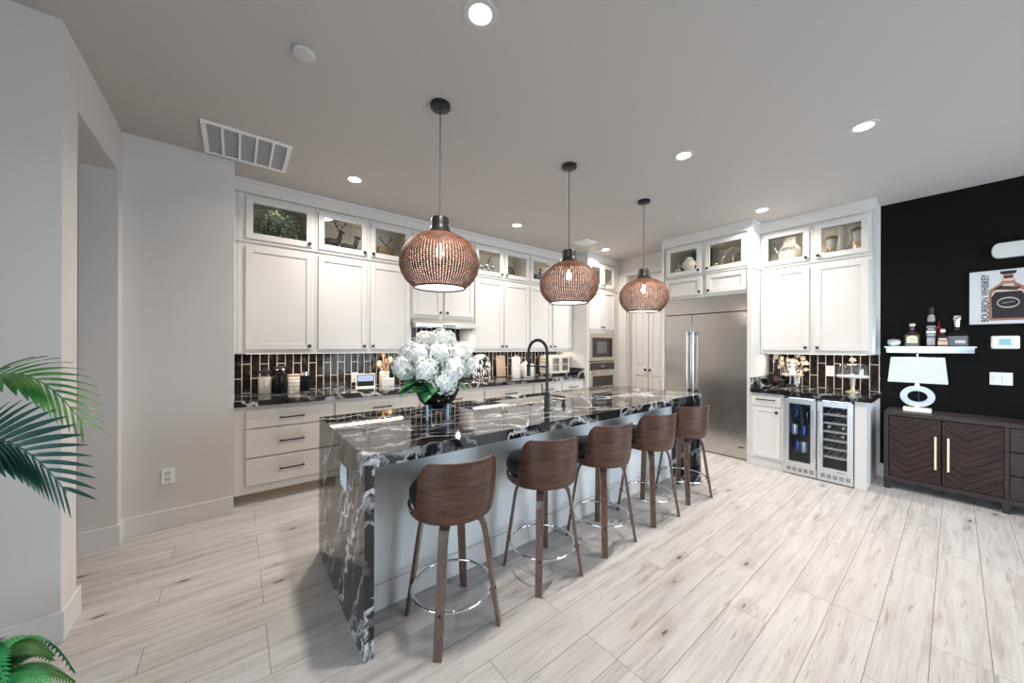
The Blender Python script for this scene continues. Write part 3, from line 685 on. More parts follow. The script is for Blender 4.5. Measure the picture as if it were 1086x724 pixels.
def head(c, r, par):
    b = MB(); n = int(130*(r/.075)**2)
    for i in range(n):
        z = 1-2*(i+.5)/n; a = i*2.399963; q = math.sqrt(1-z*z)
        d = Vector((q*cos(a), q*sin(a), z)); rr = r*(1+random.uniform(-.20, .10))
        u = d.orthogonal().normalized(); w = d.cross(u); ph = random.uniform(0, pi); s = .0135*random.uniform(.85, 1.2)
        tilt = d+Vector((random.uniform(-.45, .45), random.uniform(-.45, .45), random.uniform(-.45, .45))); tilt.normalize(); u = tilt.orthogonal().normalized(); w = tilt.cross(u)
        o = Vector(c)+d*rr
        for k in range(4):
            p = ph+k*pi/2; e1 = u*cos(p)+w*sin(p); e2 = -u*sin(p)+w*cos(p)
            b.poly([o, o+e1*s*.75+e2*s*.55+tilt*.003, o+e1*s*1.35+tilt*.001, o+e1*s*.75-e2*s*.55+tilt*.003])
    b.blob(c, r*.74, 2)
    b.build('flower_head', M_pet, par)
heads = [((-.02, -.15, .075), .080)]
# heads spread over a dome
for th, ph, rr in ((25, 20, .19), (25, 140, .19), (25, 260, .19), (58, 0, .215), (58, 50, .215), (58, 100, .215), (58, 150, .215), (58, 200, .20), (58, 250, .19), (58, 300, .20), (88, 20, .215), (88, 75, .20), (88, 125, .215), (86, 178, .215), (88, 330, .20), (90, 225, .20), (90, 275, .18)):
    a, p = R(th), R(ph); heads.append(((rr*sin(a)*cos(p), rr*sin(a)*sin(p), .135+.19*cos(a)+.02), random.uniform(.066, .080)))
for c, r in heads: head(c, r, bq)
def leaf(b, base, d, L, wd, droop=.3, n=6, up=Vector((0, 0, 1))):
    d = Vector(d).normalized(); sd = d.cross(up).normalized(); prev = None
    for i in range(n+1):
        s = i/n; p = Vector(base)+d*L*s-Vector((0, 0, 1))*droop*L*s*s; w = wd*math.sin(pi*min(.999, s*.93+.05))**.8
        a = [b.bm.verts.new(p+sd*w+Vector((0, 0, w*.25))), b.bm.verts.new(p), b.bm.verts.new(p-sd*w+Vector((0, 0, w*.25)))]
        if prev:
            b.bm.faces.new((prev[0], prev[1], a[1], a[0])); b.bm.faces.new((prev[1], prev[2], a[2], a[1]))
        prev = a
for k in range(17):
    a = R((150+k*11) if k < 9 else (k*45)); b = MB(); lv_ = random.uniform(.13, .18) if k < 9 else .11
    leaf(b, (.10*cos(a), .10*sin(a), random.uniform(.02, .07)), (cos(a), sin(a), random.uniform(.0, .5)), lv_, .05 if k < 9 else .036, .5); b.build('leaf', M_leaf, bq, smooth='all', solid=.001)
for (x, y, z) in ((-.05, -.15, .20), (.10, -.10, .22), (.13, .08, .26), (-.12, .02, .28), (.0, .0, .32), (.05, -.17, .16), (-.15, -.1, .10), (.15, -.1, .1)):
    b = MB(); leaf(b, (x*.6, y*.6, z*.7), (x, y, .25), .13, .03, .1); b.build('leaf', M_leaf, bq, smooth='all', solid=.001)
MB().tube([(0, 0, -.01), (0, 0, .14)], .02, 8).build('stems', M_leaf, bq)

# ------------------------------------------------------------ bar stools
def stool():
    t = thing('bar_stool', '', 'bar stool', (.753, -2.85, 0), 0, 'walnut swivel stools along the island')
    # four bent plywood legs
    for sx, sy in ((-1, -1), (1, -1), (1, 1), (-1, 1)):
        d = Vector((sx*.172, sy*.178, 0)); dn = d.normalized()
        pts = []; prof = [(.03, .553), (.09, .553), (.125, .548), (.150, .530), (.163, .50), (.172, .46), (.205, .24), (.243, .0)]
        for r, z in prof: pts.append(dn*r+Vector((0, 0, z)))
        side = Vector((-dn.y, dn.x, 0))
        b = MB(); rings = []
        n = len(pts)
        for i, p in enumerate(pts):
            tg = (pts[min(i+1, n-1)]-pts[max(i-1, 0)]).normalized(); nn = tg.cross(side).normalized()
            hw = .027-.007*i/(n-1); ht = .0095
            if i == n-1: nn = dn
            rings.append([b.bm.verts.new(p+side*a*hw+nn*c*ht) for a, c in ((1, 1), (-1, 1), (-1, -1), (1, -1))])
        for A, B in zip(rings, rings[1:]):
            for j in range(4): b.bm.faces.new((A[j], A[(j+1) % 4], B[(j+1) % 4], B[j]))
        b.bm.faces.new(rings[0][::-1]); b.bm.faces.new(rings[-1])
        lg = b.build('leg', M_walnutleg, t, bev=.003)
        MB().tube([dn*.2215+Vector((0, 0, .182)), dn*.228+Vector((0, 0, .182))], .006, 8).build('bolt', M_blk, lg)
    MB().tube([(.2*cos(a*pi/32), .2*sin(a*pi/32), .182) for a in range(64)], .0075, 10, closed=True).build('footrest_ring', M_chrome, t, smooth='all')
    MB().lathe([(.09, .562), (.09, .578)], n=28).build('swivel_plate', M_blk, t)
    cy = .022
    MB().lathe([(0, .578), (.16, .578), (.188, .588), (.192, .60), (0, .60)], (0, cy), n=48, cap=False, sy=1.06).build('seat_base', M_walnut, t, smooth=True)
    MB().lathe([(0, .60), (.185, .60), (.196, .61), (.208, .64), (.207, .665), (.192, .686), (.14, .697), (0, .70)], (0, cy+.022), n=48, cap=False, sy=1.10).build('seat_cushion', M_leather, t, smooth='all')
    # curved shell: a low band round the seat that rises into the backrest
    def ztop(th):
        a = abs(th)
        if a < 38: return .862
        if a < 63: q = (a-38)/25; return .862-(.862-.618)*(1-math.sqrt(max(0, 1-q**2.6)))
        return .618-.022*((a-63)/72)**1.5
    def shell(r_in, par, name, m, inset=0.0, zlo=None):
        bm = bmesh.new(); N, K = 96, 12; outer = []; inner = []
        for i in range(N+1):
            th = -135+270*i/N; zt = ztop(th)-inset; zb = (.572+.0*abs(th)/135) if abs(th) < 60 else .572+.026*((abs(th)-60)/75)**1.6
            zb = zb if zlo is None else zlo
            ro, ri = [], []
            for k in range(K+1):
                z = zb+(zt-zb)*k/K
                lean = .208+.018*min(1, max(0, (z-.572)/.09))**.6+.010*max(0, (z-.66)/.2)
                R_ = lean
                a = R(th); sx = -sin(a); sy = -cos(a)
                ro.append(bm.verts.new((R_*sx, cy+R_*sy*(1.0 if sy < 0 else 1.08), z))); ri.append(bm.verts.new(((R_-r_in)*sx, cy+(R_-r_in)*sy*(1.0 if sy < 0 else 1.08), z)))
            outer.append(ro); inner.append(ri)
        for i in range(N):
            for k in range(K):
                bm.faces.new((outer[i][k], outer[i+1][k], outer[i+1][k+1], outer[i][k+1])); bm.faces.new((inner[i][k], inner[i][k+1], inner[i+1][k+1], inner[i+1][k]))
            bm.faces.new((outer[i][K], outer[i+1][K], inner[i+1][K], inner[i][K])); bm.faces.new((outer[i][0], inner[i][0], inner[i+1][0], outer[i+1][0]))
        for i in (0, N):
            for k in range(K): bm.faces.new((outer[i][k], outer[i][k+1], inner[i][k+1], inner[i][k]))
        b = MB(); b.bm.free(); b.bm = bm; return b.build(name, m, par, smooth=True)
    sh = shell(.012, t, 'backrest_shell', M_walnut)
    # padded lining inside the back
    bm = bmesh.new(); N, K = 60, 8; rr = []
    for i in range(N+1):
        th = -54+108*i/N; zt = ztop(th)-.012; row = []
        for k in range(K+1):
            z = .665+(zt-.665)*k/K; pf = math.sin(pi*min(1, max(0, k/K)))**.5*.018*math.sin(pi*(i+.001)/(N+.002))**.5
            R_ = .2105+.010*max(0, (z-.66)/.2)-pf; a = R(th); row.append(bm.verts.new((-R_*sin(a), cy-R_*cos(a), z)))
        rr.append(row)
    for i in range(N):
        for k in range(K): bm.faces.new((rr[i][k], rr[i+1][k], rr[i+1][k+1], rr[i][k+1]))
    b = MB(); b.bm.free(); b.bm = bm; b.build('back_pad', M_leather, t, smooth='all')
    for th, z in ((25, .80), (-25, .80), (75, .60), (-75, .60)):
        a = R(th); d = Vector((-sin(a), -cos(a), 0)); r0 = .2235 if z > .7 else .2125
        MB().tube([d*r0+Vector((0, cy, z)), d*(r0+.011)+Vector((0, cy, z))], .0055, 8).build('screw', M_blk, sh)
    for ch in t.children:
        if ch.name.split('.')[0] in ('backrest_shell', 'back_pad', 'seat_cushion', 'seat_base'): ch.rotation_euler = (0, 0, R(-12))
    return t
ST = stool(); ST['label'] = 'walnut and black leather bar stool nearest the camera, by the waterfall corner'
dup(ST, (1.388, -2.845, 0), 'walnut and black leather bar stool, second from the near waterfall corner', R(-4))
dup(ST, (1.975, -2.842, 0), 'walnut and black leather bar stool in the middle of the row of five', R(-2))
dup(ST, (2.598, -2.845, 0), 'walnut and black leather bar stool, second from the refrigerator end', R(-5))
dup(ST, (3.212, -2.845, 0), 'walnut and black leather bar stool farthest away, next to the refrigerator', R(-10))

# ------------------------------------------------------------ refrigerator and its surround (right run; local x -> world -y, front -> world -x)
RZ = -pi/2
f = thing('refrigerator', 'wide built-in stainless steel refrigerator with two doors and bar handles', 'refrigerator', (XR, -1.83, 0), RZ)
def rl(x): return x           # local: x = -(y)-1.83, y = x_world-XR
FD = -(XR-4.79)
MB().box(.002, 1.05, FD+.03, -.01, .0, 2.05).build('casing', M_rubber, f)
MB().box(.004, 1.046, FD-.02, FD+.03, 1.845, 2.055, .003).build('vent_panel', M_steel, f)
d1 = MB().box(.006, .379, FD-.02, FD+.03, .115, 1.835, .004).build('freezer_door', M_steel, f)
d2 = MB().box(.386, 1.046, FD-.02, FD+.03, .115, 1.835, .004).build('refrigerator_door', M_steel, f)
MB().box(.01, 1.044, FD+.02, FD+.03, .01, .108).build('kick_plate', M_steel, f)
for x, par in ((.342, d1), (.424, d2)):
    b = MB(); b.tube([(x, FD-.075, .78), (x, FD-.075, 1.60)], .0125, 12)
    b.build('handle', M_steel, par, smooth=True)
    b = MB()
    for z in (.80, 1.575): b.box(x-.015, x+.015, FD-.078, FD-.019, z-.02, z+.02, .003)
    b.build('handle_bracket', mat('gunmetal', (.1, .1, .1), .3, .8), par)
MB().box(.95, 1.02, FD-.0215, FD-.0195, .15, .165).build('badge', M_blk, d2)
tag(MB().box(4.74, XR-.001, -1.828, -1.80, 0, 2.81).build('cabinet_panel', M_cab), 'full height white panel on the pantry side of the refrigerator', 'cabinet panel')
tag(MB().box(4.74, XR-.001, -2.93, -2.884, 0, 2.81).build('cabinet_panel', M_cab), 'full height white panel between the refrigerator and the drink counter', 'cabinet panel')
fc = thing('wall_cabinet', 'shallow white two door cabinet just above the refrigerator', 'cabinet', (XR, -1.829, 0), RZ)
MB().box(0.001, 1.053, -.62, -.002, 2.058, 2.36).build('carcass', M_cab, fc)
for k, (a, c) in enumerate(((.012, .52), (.578, 1.037))):
    d = shaker(a, c, 2.10, 2.35, -.6205, fc); knob(c-.03 if k == 0 else a+.03, -.6405, 2.135, d)
gz(0.001, 1.053, [(.03, .507), (.565, 1.04)], 'two door glass display cabinet above the refrigerator', [1, -1], (XR, -1.829, 0), RZ, .62)
# right run
RR = (XR, -2.932, 0)
wall_cab(RR, RZ, 0.0, .985, [(.025, .475), (.525, .955)], 1.318, 2.36, .34, 'white two door wall cabinet between refrigerator and black wall', [1, -1])
gz(0, .985, [(.025, .475), (.525, .955)], 'two door glass display cabinet with white jug and gold jars, right of the refrigerator', [1, -1], RR, RZ, .34)
cr = MB()
cr.box(4.735, XR-.001, -2.935, -1.80, 2.812, H-.035); cr.box(4.72, XR-.001, -2.95, -1.80, H-.035, H-.001); cr.box(4.745, XR-.001, -2.94, -1.80, 2.3605, 2.3715)
struct('trim_5', cr, M_cab, bev=.002)
cr = MB(); cr.box(5.015, XR-.001, -3.925, -2.9355, 2.812, H-.035); cr.box(5.0, XR-.001, -3.94, -2.951, H-.035, H-.001); cr.box(5.035, XR-.001, -3.922, -2.941, 2.3605, 2.3715)
struct('trim_6', cr, M_cab, bev=.002)
# base: narrow cabinet, two coolers, end panel
bd = XR-4.705
t = thing('base_cabinet', 'narrow white base cabinet with drawer and door between refrigerator and coolers', 'cabinet', (XR, -2.932, 0), RZ)
MB().box(0, .325, -bd, -.002, .1, .862).build('carcass', M_cab, t); MB().box(0, .325, -bd+.02, -.01, 0, .1).build('toe_kick', M_cab, t)
o = MB().box(.02, .305, -bd-.02, -bd-.0005, .717, .835, .003).build('drawer', M_cab, t); bar(.163, -bd-.02, .79, .19, o)
d = shaker(.03, .296, .128, .70, -bd-.0005, t, st=.045); knob(.265, -bd-.02, .655, d)
M_shelfw = mat('cooler_rack_wood', (.80, .72, .60), .5); M_dk = mat('cooler_interior', (.05, .06, .075), .5)
def cooler(y0, label, rack, hs):
    t = thing('beverage_cooler', label, 'wine cooler', (XR, y0, 0), RZ)
    w = .281; fd = -bd
    b = MB(); b.box(0, .012, fd+.01, -.02, .02, .855); b.box(w-.012, w, fd+.01, -.02, .02, .855); b.box(.012, w-.012, fd+.01, -.02, .84, .855); b.box(.012, w-.012, fd+.01, -.02, .02, .13); b.box(.012, w-.012, -.2, -.02, .13, .84)
    b.build('housing', M_dk, t)
    b = MB(); s = .048; z0, z1 = .108, .832
    b.box(.003, s, fd-.035, fd+.008, z0, z1); b.box(w-s, w-.003, fd-.035, fd+.008, z0, z1); b.box(s, w-s, fd-.035, fd+.008, z0, z0+.045); b.box(s, w-s, fd-.035, fd+.008, z1-.05, z1)
    d = b.build('door', M_coolst, t, bev=.002)
    MB().box(s-.003, w-s+.003, fd-.022, fd-.018, z0+.042, z1-.047).build('glass_pane', M_coolglass, d)
    hx = w-.022 if hs > 0 else .022
    b = MB(); b.tube([(hx, fd-.07, .19), (hx, fd-.07, .73)], .0075, 10)
    for z in (.22, .70): b.tube([(hx, fd-.07, z), (hx, fd-.034, z)], .005, 8)
    b.build('handle', M_chrome, d, smooth=True)
    b = MB(); b.box(.002, w-.002, fd-.02, fd+.008, .012, .104); b.build('kick_grille', M_coolst, t)
    b = MB()
    for k in range(5):
        for q in range(3):
            zc_ = .047+.014*q; b.box(.03+k*.048, .064+k*.048, fd-.0215, fd-.0195, zc_, zc_+.007)
    b.build('vent_slots', M_rubber, t)
    if rack:
        for k in range(6):
            z = .245+k*.088; b = MB(); b.box(s-.02, w-s+.02, fd+.03, fd+.045, z, z+.02)
            for q in range(5): b.box(s+q*.04-.005, s+q*.04+.005, fd+.045, fd+.42, z, z+.008)
            b.build('wooden_rack', M_shelfw, t)
    else:
        for z in (.24, .42, .60): MB().box(.013, w-.013, fd+.03, fd+.42, z, z+.006).build('glass_shelf', M_clear, t)
    MB().box(.03, w-.03, fd+.05, fd+.2, .832, .839).build('interior_lamp', emit('cooler_led', (.6, .75, 1), 5), t)
    return t
cooler(-3.262, 'stainless beverage cooler with cans behind dark glass, left of the pair', False, 1)
cooler(-3.546, 'stainless wine cooler with six wooden racks, right of the pair', True, -1)
tx = MB()
for k in range(5): tx.box(4.6685, 4.6695, -3.765+k*.013, -3.757+k*.013, .124, .132)
tag(tx.build('cooler_badge', M_rubber), 'tiny dark maker marks on the lower right of the wine cooler door', 'badge')
t = thing('end_panel', 'white end panel closing the counter beside the black wall', 'cabinet panel', (XR, -3.83, 0), RZ)
MB().box(0, .082, -bd-.01, -.002, 0, .862, .002).build('panel', M_cab, t)
tag(MB().box(4.652, XR-.0005, -3.955, -2.932, .864, .914).build('countertop', M_gran, bev=.003), 'short black granite countertop over the drink coolers', 'countertop')
tag(MB().box(4.70, XR-.012, -2.953, -2.9325, .9145, 1.035).build('side_splash', M_gran, bev=.002), 'short black granite side splash against the refrigerator panel', 'side splash')
tag(MB().box(XR-.009, XR-.0003, -3.945, -2.9325, .9145, 1.317).build('tile_backsplash', M_tileR), 'glossy black tile backsplash above the short drink counter', 'backsplash')
strip(.05, .93, -.26, 1.317, 'warm led strip under the wall cabinet by the black wall', RR, RZ, 4)

# ------------------------------------------------------------ cans and bottles inside the coolers
def can(x, y, z, m, label):
    t = thing('drink_can', label, 'can', (x, y, z)); MB().lathe([(.022, 0), (.028, .006), (.028, .10), (.024, .112), (0, .112)], n=20).build('can_body', m, t, smooth=True)
    MB().lathe([(0, .1125), (.021, .1125), (.022, .114), (0, .114)], n=16).build('can_lid', M_chrome, t)
M_canb = mat('can_blue', (.05, .12, .40), .25, .6); M_canw = mat('can_silver', (.75, .78, .82), .25, .5)
can(4.80, -3.335, .4265, M_canw, 'silver white drink can on the middle cooler shelf'); can(4.78, -3.42, .2465, M_canw, 'silver white drink can low in the beverage cooler')
can(4.80, -3.36, .2465, M_canb, 'blue drink can left of the low silver can'); can(4.80, -3.42, .4265, M_canb, 'blue drink can on the middle cooler shelf')
def bottle(nm, label, x, y, z, prof, m, cap_m, lab_m=None, lab=None, cap=None, sq=None, cat='bottle', n=24):
    t = thing(nm, label, cat, (x, y, z))
    if sq:
        w, d_, h, sh_, nr, top = sq
        b = MB(); rings = []
        def rect(w_, dd, z_):
            c = min(w_, dd)*.35; return [(w_-c, -dd), (w_, -dd+c), (w_, dd-c), (w_-c, dd), (-w_+c, dd), (-w_, dd-c), (-w_, -dd+c), (-w_+c, -dd)]
        lv_ = [(w*.96, d_*.96, 0), (w, d_, .006), (w, d_, h), (w*.8, d_*.85, h+sh_*.5), (nr*1.25, nr*1.25, h+sh_), (nr, nr, h+sh_+.005), (nr, nr, top)]
        for a, c, z_ in lv_: rings.append([b.bm.verts.new((q, p, z_)) for p, q in rect(a, c, z_)])
        for A, B in zip(rings, rings[1:]):
            for j in range(8): b.bm.faces.new((A[j], A[(j+1) % 8], B[(j+1) % 8], B[j]))
        b.bm.faces.new(rings[0]); b.bm.faces.new(rings[-1]); b.build('glass_body', m, t, bev=.002)
    else: MB().lathe(prof, n=n).build('glass_body', m, t, smooth=True)
    if cap: MB().lathe(cap, n=20).build('stopper', cap_m, t, smooth=True)
    return t
M_greenb = mat('dark_green_glass', (.006, .02, .012), .06, spec=.7); M_blueb = mat('blue_glass', (.01, .03, .09), .08, spec=.7)
wp = [(.035, 0), (.037, .01), (.037, .19), (.03, .215), (.013, .24), (.0125, .30)]
bottle('wine_bottle', 'dark upright bottle at the back of the beverage cooler, left side', 4.86, -3.34, .6065, [(.03, 0), (.03, .1), (.012, .14), (.012, .2)], M_blueb, M_blk, cap=[(.014, .195), (.014, .215)])
bottle('wine_bottle', 'dark upright bottle at the back of the beverage cooler, right side', 4.86, -3.43, .6065, [(.03, 0), (.03, .1), (.012, .14), (.012, .2)], M_greenb, M_blk, cap=[(.014, .195), (.014, .215)])
k = 0
for (yy, kz, lb, cm) in ((-3.63, 3, 'wine bottle with cream cap on the third rack, left', (.8, .72, .5)), (-3.74, 3, 'wine bottle with cream cap on the third rack, right', (.8, .72, .5)), (-3.735, 2, 'wine bottle with cream cap on the fourth rack, right', (.8, .72, .5)),
                        (-3.64, 5, 'dark wine bottle lying on the top rack, left', (.02, .02, .03)), (-3.73, 5, 'dark wine bottle lying on the top rack, right', (.02, .02, .03)), (-3.63, 4, 'dark wine bottle on the second rack', (.02, .02, .02))):
    z = .245+kz*.088+.02+.037
    t = thing('wine_bottle', lb, 'bottle', (4.75, yy, z)); t.rotation_euler = (0, R(-90), 0)
    MB().lathe([(0, -.30), (.033, -.30), (.034, -.29), (.034, -.11), (.026, -.085), (.0125, -.06), (.0125, -.002)], n=20, cap=False).build('glass_body', M_greenb, t, smooth=True)
    MB().lathe([(.0135, -.04), (.0135, 0), (0, 0)], n=14, cap=False).build('foil_cap', mat('foil', cm, .4), t, smooth=True)

# ------------------------------------------------------------ black wall: sideboard, lamp, shelf, print, controls
sb = thing('sideboard', 'long dark brown sideboard with herringbone doors against the black wall', 'sideboard', (XR-.012, -4.005, 0), RZ)
SW, SD = 1.85, .405
b = MB(); b.box(0, SW, -SD, 0, .728, .765); b.box(0, .032, -SD, 0, .085, .728); b.box(SW-.032, SW, -SD, 0, .085, .728); b.box(.032, SW-.032, -SD, 0, .085, .125); b.box(.032, SW-.032, -.02, 0, .125, .728)
b.box(.700, .725, -SD, -.02, .125, .728); b.box(1.125, 1.15, -SD, -.02, .125, .728)
b.build('body', M_dark, sb, bev=.002)
for x in (0, .69, 1.12, SW-.045):
    for y in (-SD+.002, -.047): MB().box(x, x+.045, y, y+.045, 0, .085).build('leg', mat('leg_black', (.012, .01, .01), .4) if 0 else M_blk, sb)
def herring(x0, x1, z0, z1, par, y, sgn, name='door'):
    m_ = HB[sgn]; o = MB().box(x0, x1, y, y+.02, z0, z1, .002).build(name, m_, par); return o
HB = {}
for sgn, nm, xa, xc in ((1, 'a', 0.036, .5*(.036+.362)), (-1, 'b', .368, .5*(.368+.697))):
    m = HB[sgn] = mat('herringbone_wood_'+nm, rough=.5, spec=.2); g = G(m); p = g.xyz(g.coord('Object'))
    xo = g.math('ABSOLUTE', g.math('SUBTRACT', p[0], xc-.05 if sgn > 0 else xc-.03)); q = g.math('ADD', p[2], g.math('MULTIPLY', xo, -.80 if sgn > 0 else -.8)) if 1 else None
    q = g.math('SUBTRACT', p[2], g.math('MULTIPLY', xo, -.75 if 0 else .75)) if 0 else g.math('SUBTRACT', p[2], g.math('MULTIPLY', xo, .75))
    st_ = g.math('DIVIDE', q, .062); fr_ = g.math('FRACT', g.math('ADD', st_, 20)); idx = g.math('FLOOR', g.math('ADD', st_, 20))
    line = g.ramp(g.math('ABSOLUTE', g.math('SUBTRACT', fr_, .5)), (.435, 0.0), (.465, 1.0))
    n = g.noise(g.comb(p[0], g.math('MULTIPLY', q, 14), 0), 5, 6, .6, .4, w=g.math('MULTIPLY', idx, 3.3))
    c = g.ramp(n, (.3, (.016, .010, .009)), (.52, (.040, .023, .020)), (.72, (.075, .043, .037)))
    g.base(g.mix(line, c, (.003, .002, .002))); g.bump(g.math('MULTIPLY', line, -1), .5, .003)
da = herring(.036, .362, .13, .722, sb, -SD-.001, 1); db = herring(.368, .697, .13, .722, sb, -SD-.001, -1)
dc = herring(1.154, 1.482, .13, .722, sb, -SD-.001, 1); de = herring(1.488, 1.815, .13, .722, sb, -SD-.001, -1)
for par, x in ((da, .330), (db, .404), (dc, 1.45), (de, 1.52)): bar(0, 0, 0, .30, par, 'handle', M_brass) if 0 else MB().box(x-.008, x+.008, -SD-.03, -SD-.002, .268, .575, .003).build('handle', M_brass, par)
for k in range(3): MB().box(.728, 1.122, -SD-.001, -SD+.018, .13+k*.2, .322+k*.2, .002).build('drawer', M_dark, sb)
# lamp
M_shade = mat('lamp_shade_fabric', (.48, .51, .55), .8, emis=(.72, .86, 1.0), es=.30)
t = thing('table_lamp', 'white table lamp with oval ring base and rectangular shade on the sideboard', 'lamp', (5.16, -4.215, .7655), RZ)
MB().box(-.092, .092, -.05, .05, 0, .042, .003).build('base', mat('champagne_metal', (.80, .76, .62), .35, .4), t)
b = MB(); N = 48; rg = []
for i in range(N):
    a = 2*pi*i/N; row = []
    for (dr, dy) in ((-.024, -.013), (.024, -.013), (.024, .013), (-.024, .013)):
        row.append(b.bm.verts.new(((.090+dr)*cos(a), dy, .150+(.078+dr)*sin(a))))
    rg.append(row)
for i in range(N):
    for j in range(4): b.bm.faces.new((rg[i][j], rg[i][(j+1) % 4], rg[(i+1) % N][(j+1) % 4], rg[(i+1) % N][j]))
b.build('ring', mat('white_lacquer', (.58, .62, .66), .3), t, bev=.003)
b = MB(); b.box(-.014, .014, -.016, .016, .042, .062); b.box(-.014, .014, -.016, .016, .228, .275); b.box(-.01, .01, -.01, .01, .275, .29); b.build('mount', M_brass, t)
MB().tube([(.008, -.002, .07), (.014, -.004, .11), (.006, -.002, .16), (.012, -.002, .205)], .0025, 6).build('cord', M_cord, t)
b = MB(); lo = [(-.19, -.11, .29), (.19, -.11, .29), (.19, .11, .29), (-.19, .11, .29)]; hi = [(-.17, -.095, .533), (.17, -.095, .533), (.17, .095, .533), (-.17, .095, .533)]
lo = [b.bm.verts.new(p) for p in lo]; hi = [b.bm.verts.new(p) for p in hi]
for j in range(4): b.bm.faces.new((lo[j], lo[(j+1) % 4], hi[(j+1) % 4], hi[j]))
b.build('lamp_shade', M_shade, t, solid=.003)
b = MB(); b.tube([(0, 0, .28), (0, 0, .555)], .004, 8); b.blob((0, 0, .562), .008, 2); b.build('finial', M_brass, t)
b = MB(); b.blob((0, 0, .38), .03, 2, (1, 1, 1.3)); b.build('bulb', M_bulb, t, smooth='all')
l = bpy.data.lights.new('lamp_bulb', 'POINT'); l.energy = 6; l.color = (.50, .76, 1); l.shadow_soft_size = .05
o = bpy.data.objects.new('lamp_bulb', l); C.objects.link(o); o.location = (0, 0, .46); o.parent = t
# floating shelf
t = thing('floating_shelf', 'white floating shelf with moulded edge on the black wall, above the lamp', 'shelf', (XR-.0015, -3.985, 0), RZ)
b = MB(); w = .585; prof = [(0, 1.345), (-.115, 1.345), (-.125, 1.36), (-.142, 1.375), (-.145, 1.392), (-.15, 1.392), (-.15, 1.408), (0, 1.408)]
b.prism(prof, .012, w-.012, 'x'); b.box(0, w, -.152, 0, 1.395, 1.409)
b.build('board', mat('shelf_white', (.58, .59, .60), .4), t)
SZ = 1.4095
M_marble = mat('grey_marble', (.5, .5, .5), .3); _g = G(M_marble); _g.base(_g.ramp(_g.noise(_g.coord(), 14, 5, .6, 1.5), (.35, (.28, .30, .33)), (.6, (.62, .64, .66))))
t = thing('marble_pumpkin', 'small grey marbled pumpkin ornament at the left end of the shelf', 'ornament', (5.29, -4.05, SZ))
b = MB(); N = 40; K = 12; rings = []
for k in range(K+1):
    a = -pi/2+pi*k/K; rings.append([b.bm.verts.new(((.052*cos(a)**.7 if cos(a) > 0 else 0)*(1-.07*abs(cos(4*th)))*cos(th), (.052*cos(a)**.7 if cos(a) > 0 else 0)*(1-.07*abs(cos(4*th)))*sin(th), .042+.04*sin(a)-.008*(abs(sin(a))**6))) for th in [2*pi*i/N for i in range(N)]])
for A, B in zip(rings, rings[1:]):
    for j in range(N): b.bm.faces.new((A[j], A[(j+1) % N], B[(j+1) % N], B[j]))
bmesh.ops.remove_doubles(b.bm, verts=b.bm.verts, dist=.0002); b.build('body', M_marble, t, smooth='all')
MB().tube([(0, 0, .07), (.003, .003, .085), (.009, .004, .096)], .004, 8).build('stem', mat('stem_brown', (.12, .07, .04), .6), t)
M_amber = mat('whiskey_glass', (.035, .016, .008), .08, spec=.3); M_bglass = mat('black_glass', (.008, .008, .009), .08, spec=.3)
M_cream = mat('cream_label', (.70, .66, .38), .6); M_gray = mat('grey_label', (.32, .31, .30), .5); M_pale = mat('pale_label', (.62, .60, .56), .5); M_orng = mat('orange_label', (.55, .28, .20), .5)
def plate(par, pts, x, m, name='label'):      # flat label on the front (world -x) of a bottle: pts in (y,z)
    MB().prism(pts, x-.0012, x, 'x').build(name, m, par)
def rrect(y, z, hw, hh): return [(y-hw, z-hh), (y+hw, z-hh), (y+hw, z+hh), (y-hw, z+hh)]
def arch(y, z, hw, hh): return [(y-hw, z-hh), (y+hw, z-hh)]+[(y+hw*cos(a), z+hh*.3+hh*.7*sin(a)) for a in [pi*i/10 for i in range(11)]]
bt = bottle('whiskey_bottle', 'squat dark whiskey bottle with yellow arched label and purple neck', 5.29, -4.175, SZ, None, M_amber, None, sq=(.056, .03, .115, .04, .015, .215))
plate(bt, arch(0, .072, .036, .036), -.031, M_cream); plate(bt, [(-.022, .06), (.022, .06), (.022, .064), (-.022, .064)], -.0325, M_blk, 'label_line'); plate(bt, [(-.018, .082), (.018, .082), (.018, .088), (-.018, .088)], -.0325, M_orng, 'label_line')
MB().lathe([(.0175, .165), (.0175, .205)], n=16).build('neck_wrap', mat('purple_foil', (.16, .08, .30), .4), bt)
MB().lathe([(.02, .206), (.021, .225), (.017, .232), (0, .234)], n=16, cap=False).build('stopper', M_cream, bt, smooth=True)
bt = bottle('whiskey_bottle', 'tall square black whiskey bottle with grey label, tallest on the shelf', 5.30, -4.298, SZ, None, M_bglass, None, sq=(.036, .036, .19, .045, .015, .33))
plate(bt, rrect(0, .155, .031, .058), -.037, M_bglass); 
for z_, hw_, hh_ in ((.195, .028, .006), (.172, .020, .009), (.142, .029, .011), (.115, .022, .008)): plate(bt, rrect(0, z_, hw_, hh_), -.0385, M_pale if hh_ > .01 else M_gray, 'label_print')
plate(bt, rrect(0, .05, .026, .035), -.037, M_gray)
MB().lathe([(.022, .245), (.026, .26), (.022, .30), (.015, .32)], n=16).build('neck_wrap', M_gray, bt, smooth=True); MB().lathe([(.017, .33), (.017, .385), (0, .388)], n=16).build('stopper', M_blk, bt, smooth=True)
bt = bottle('whiskey_bottle', 'small clear and copper whiskey bottle in front of the decanter', 5.265, -4.372, SZ, None, M_amber, None, sq=(.036, .022, .085, .035, .011, .14))
plate(bt, rrect(0, .035, .030, .018), -.0235, M_orng); plate(bt, rrect(0, .07, .024, .006), -.0235, M_pale, 'label_print')
MB().lathe([(.016, .138), (.017, .155), (.013, .168), (0, .17)], n=16, cap=False).build('stopper', M_pale, bt, smooth=True)
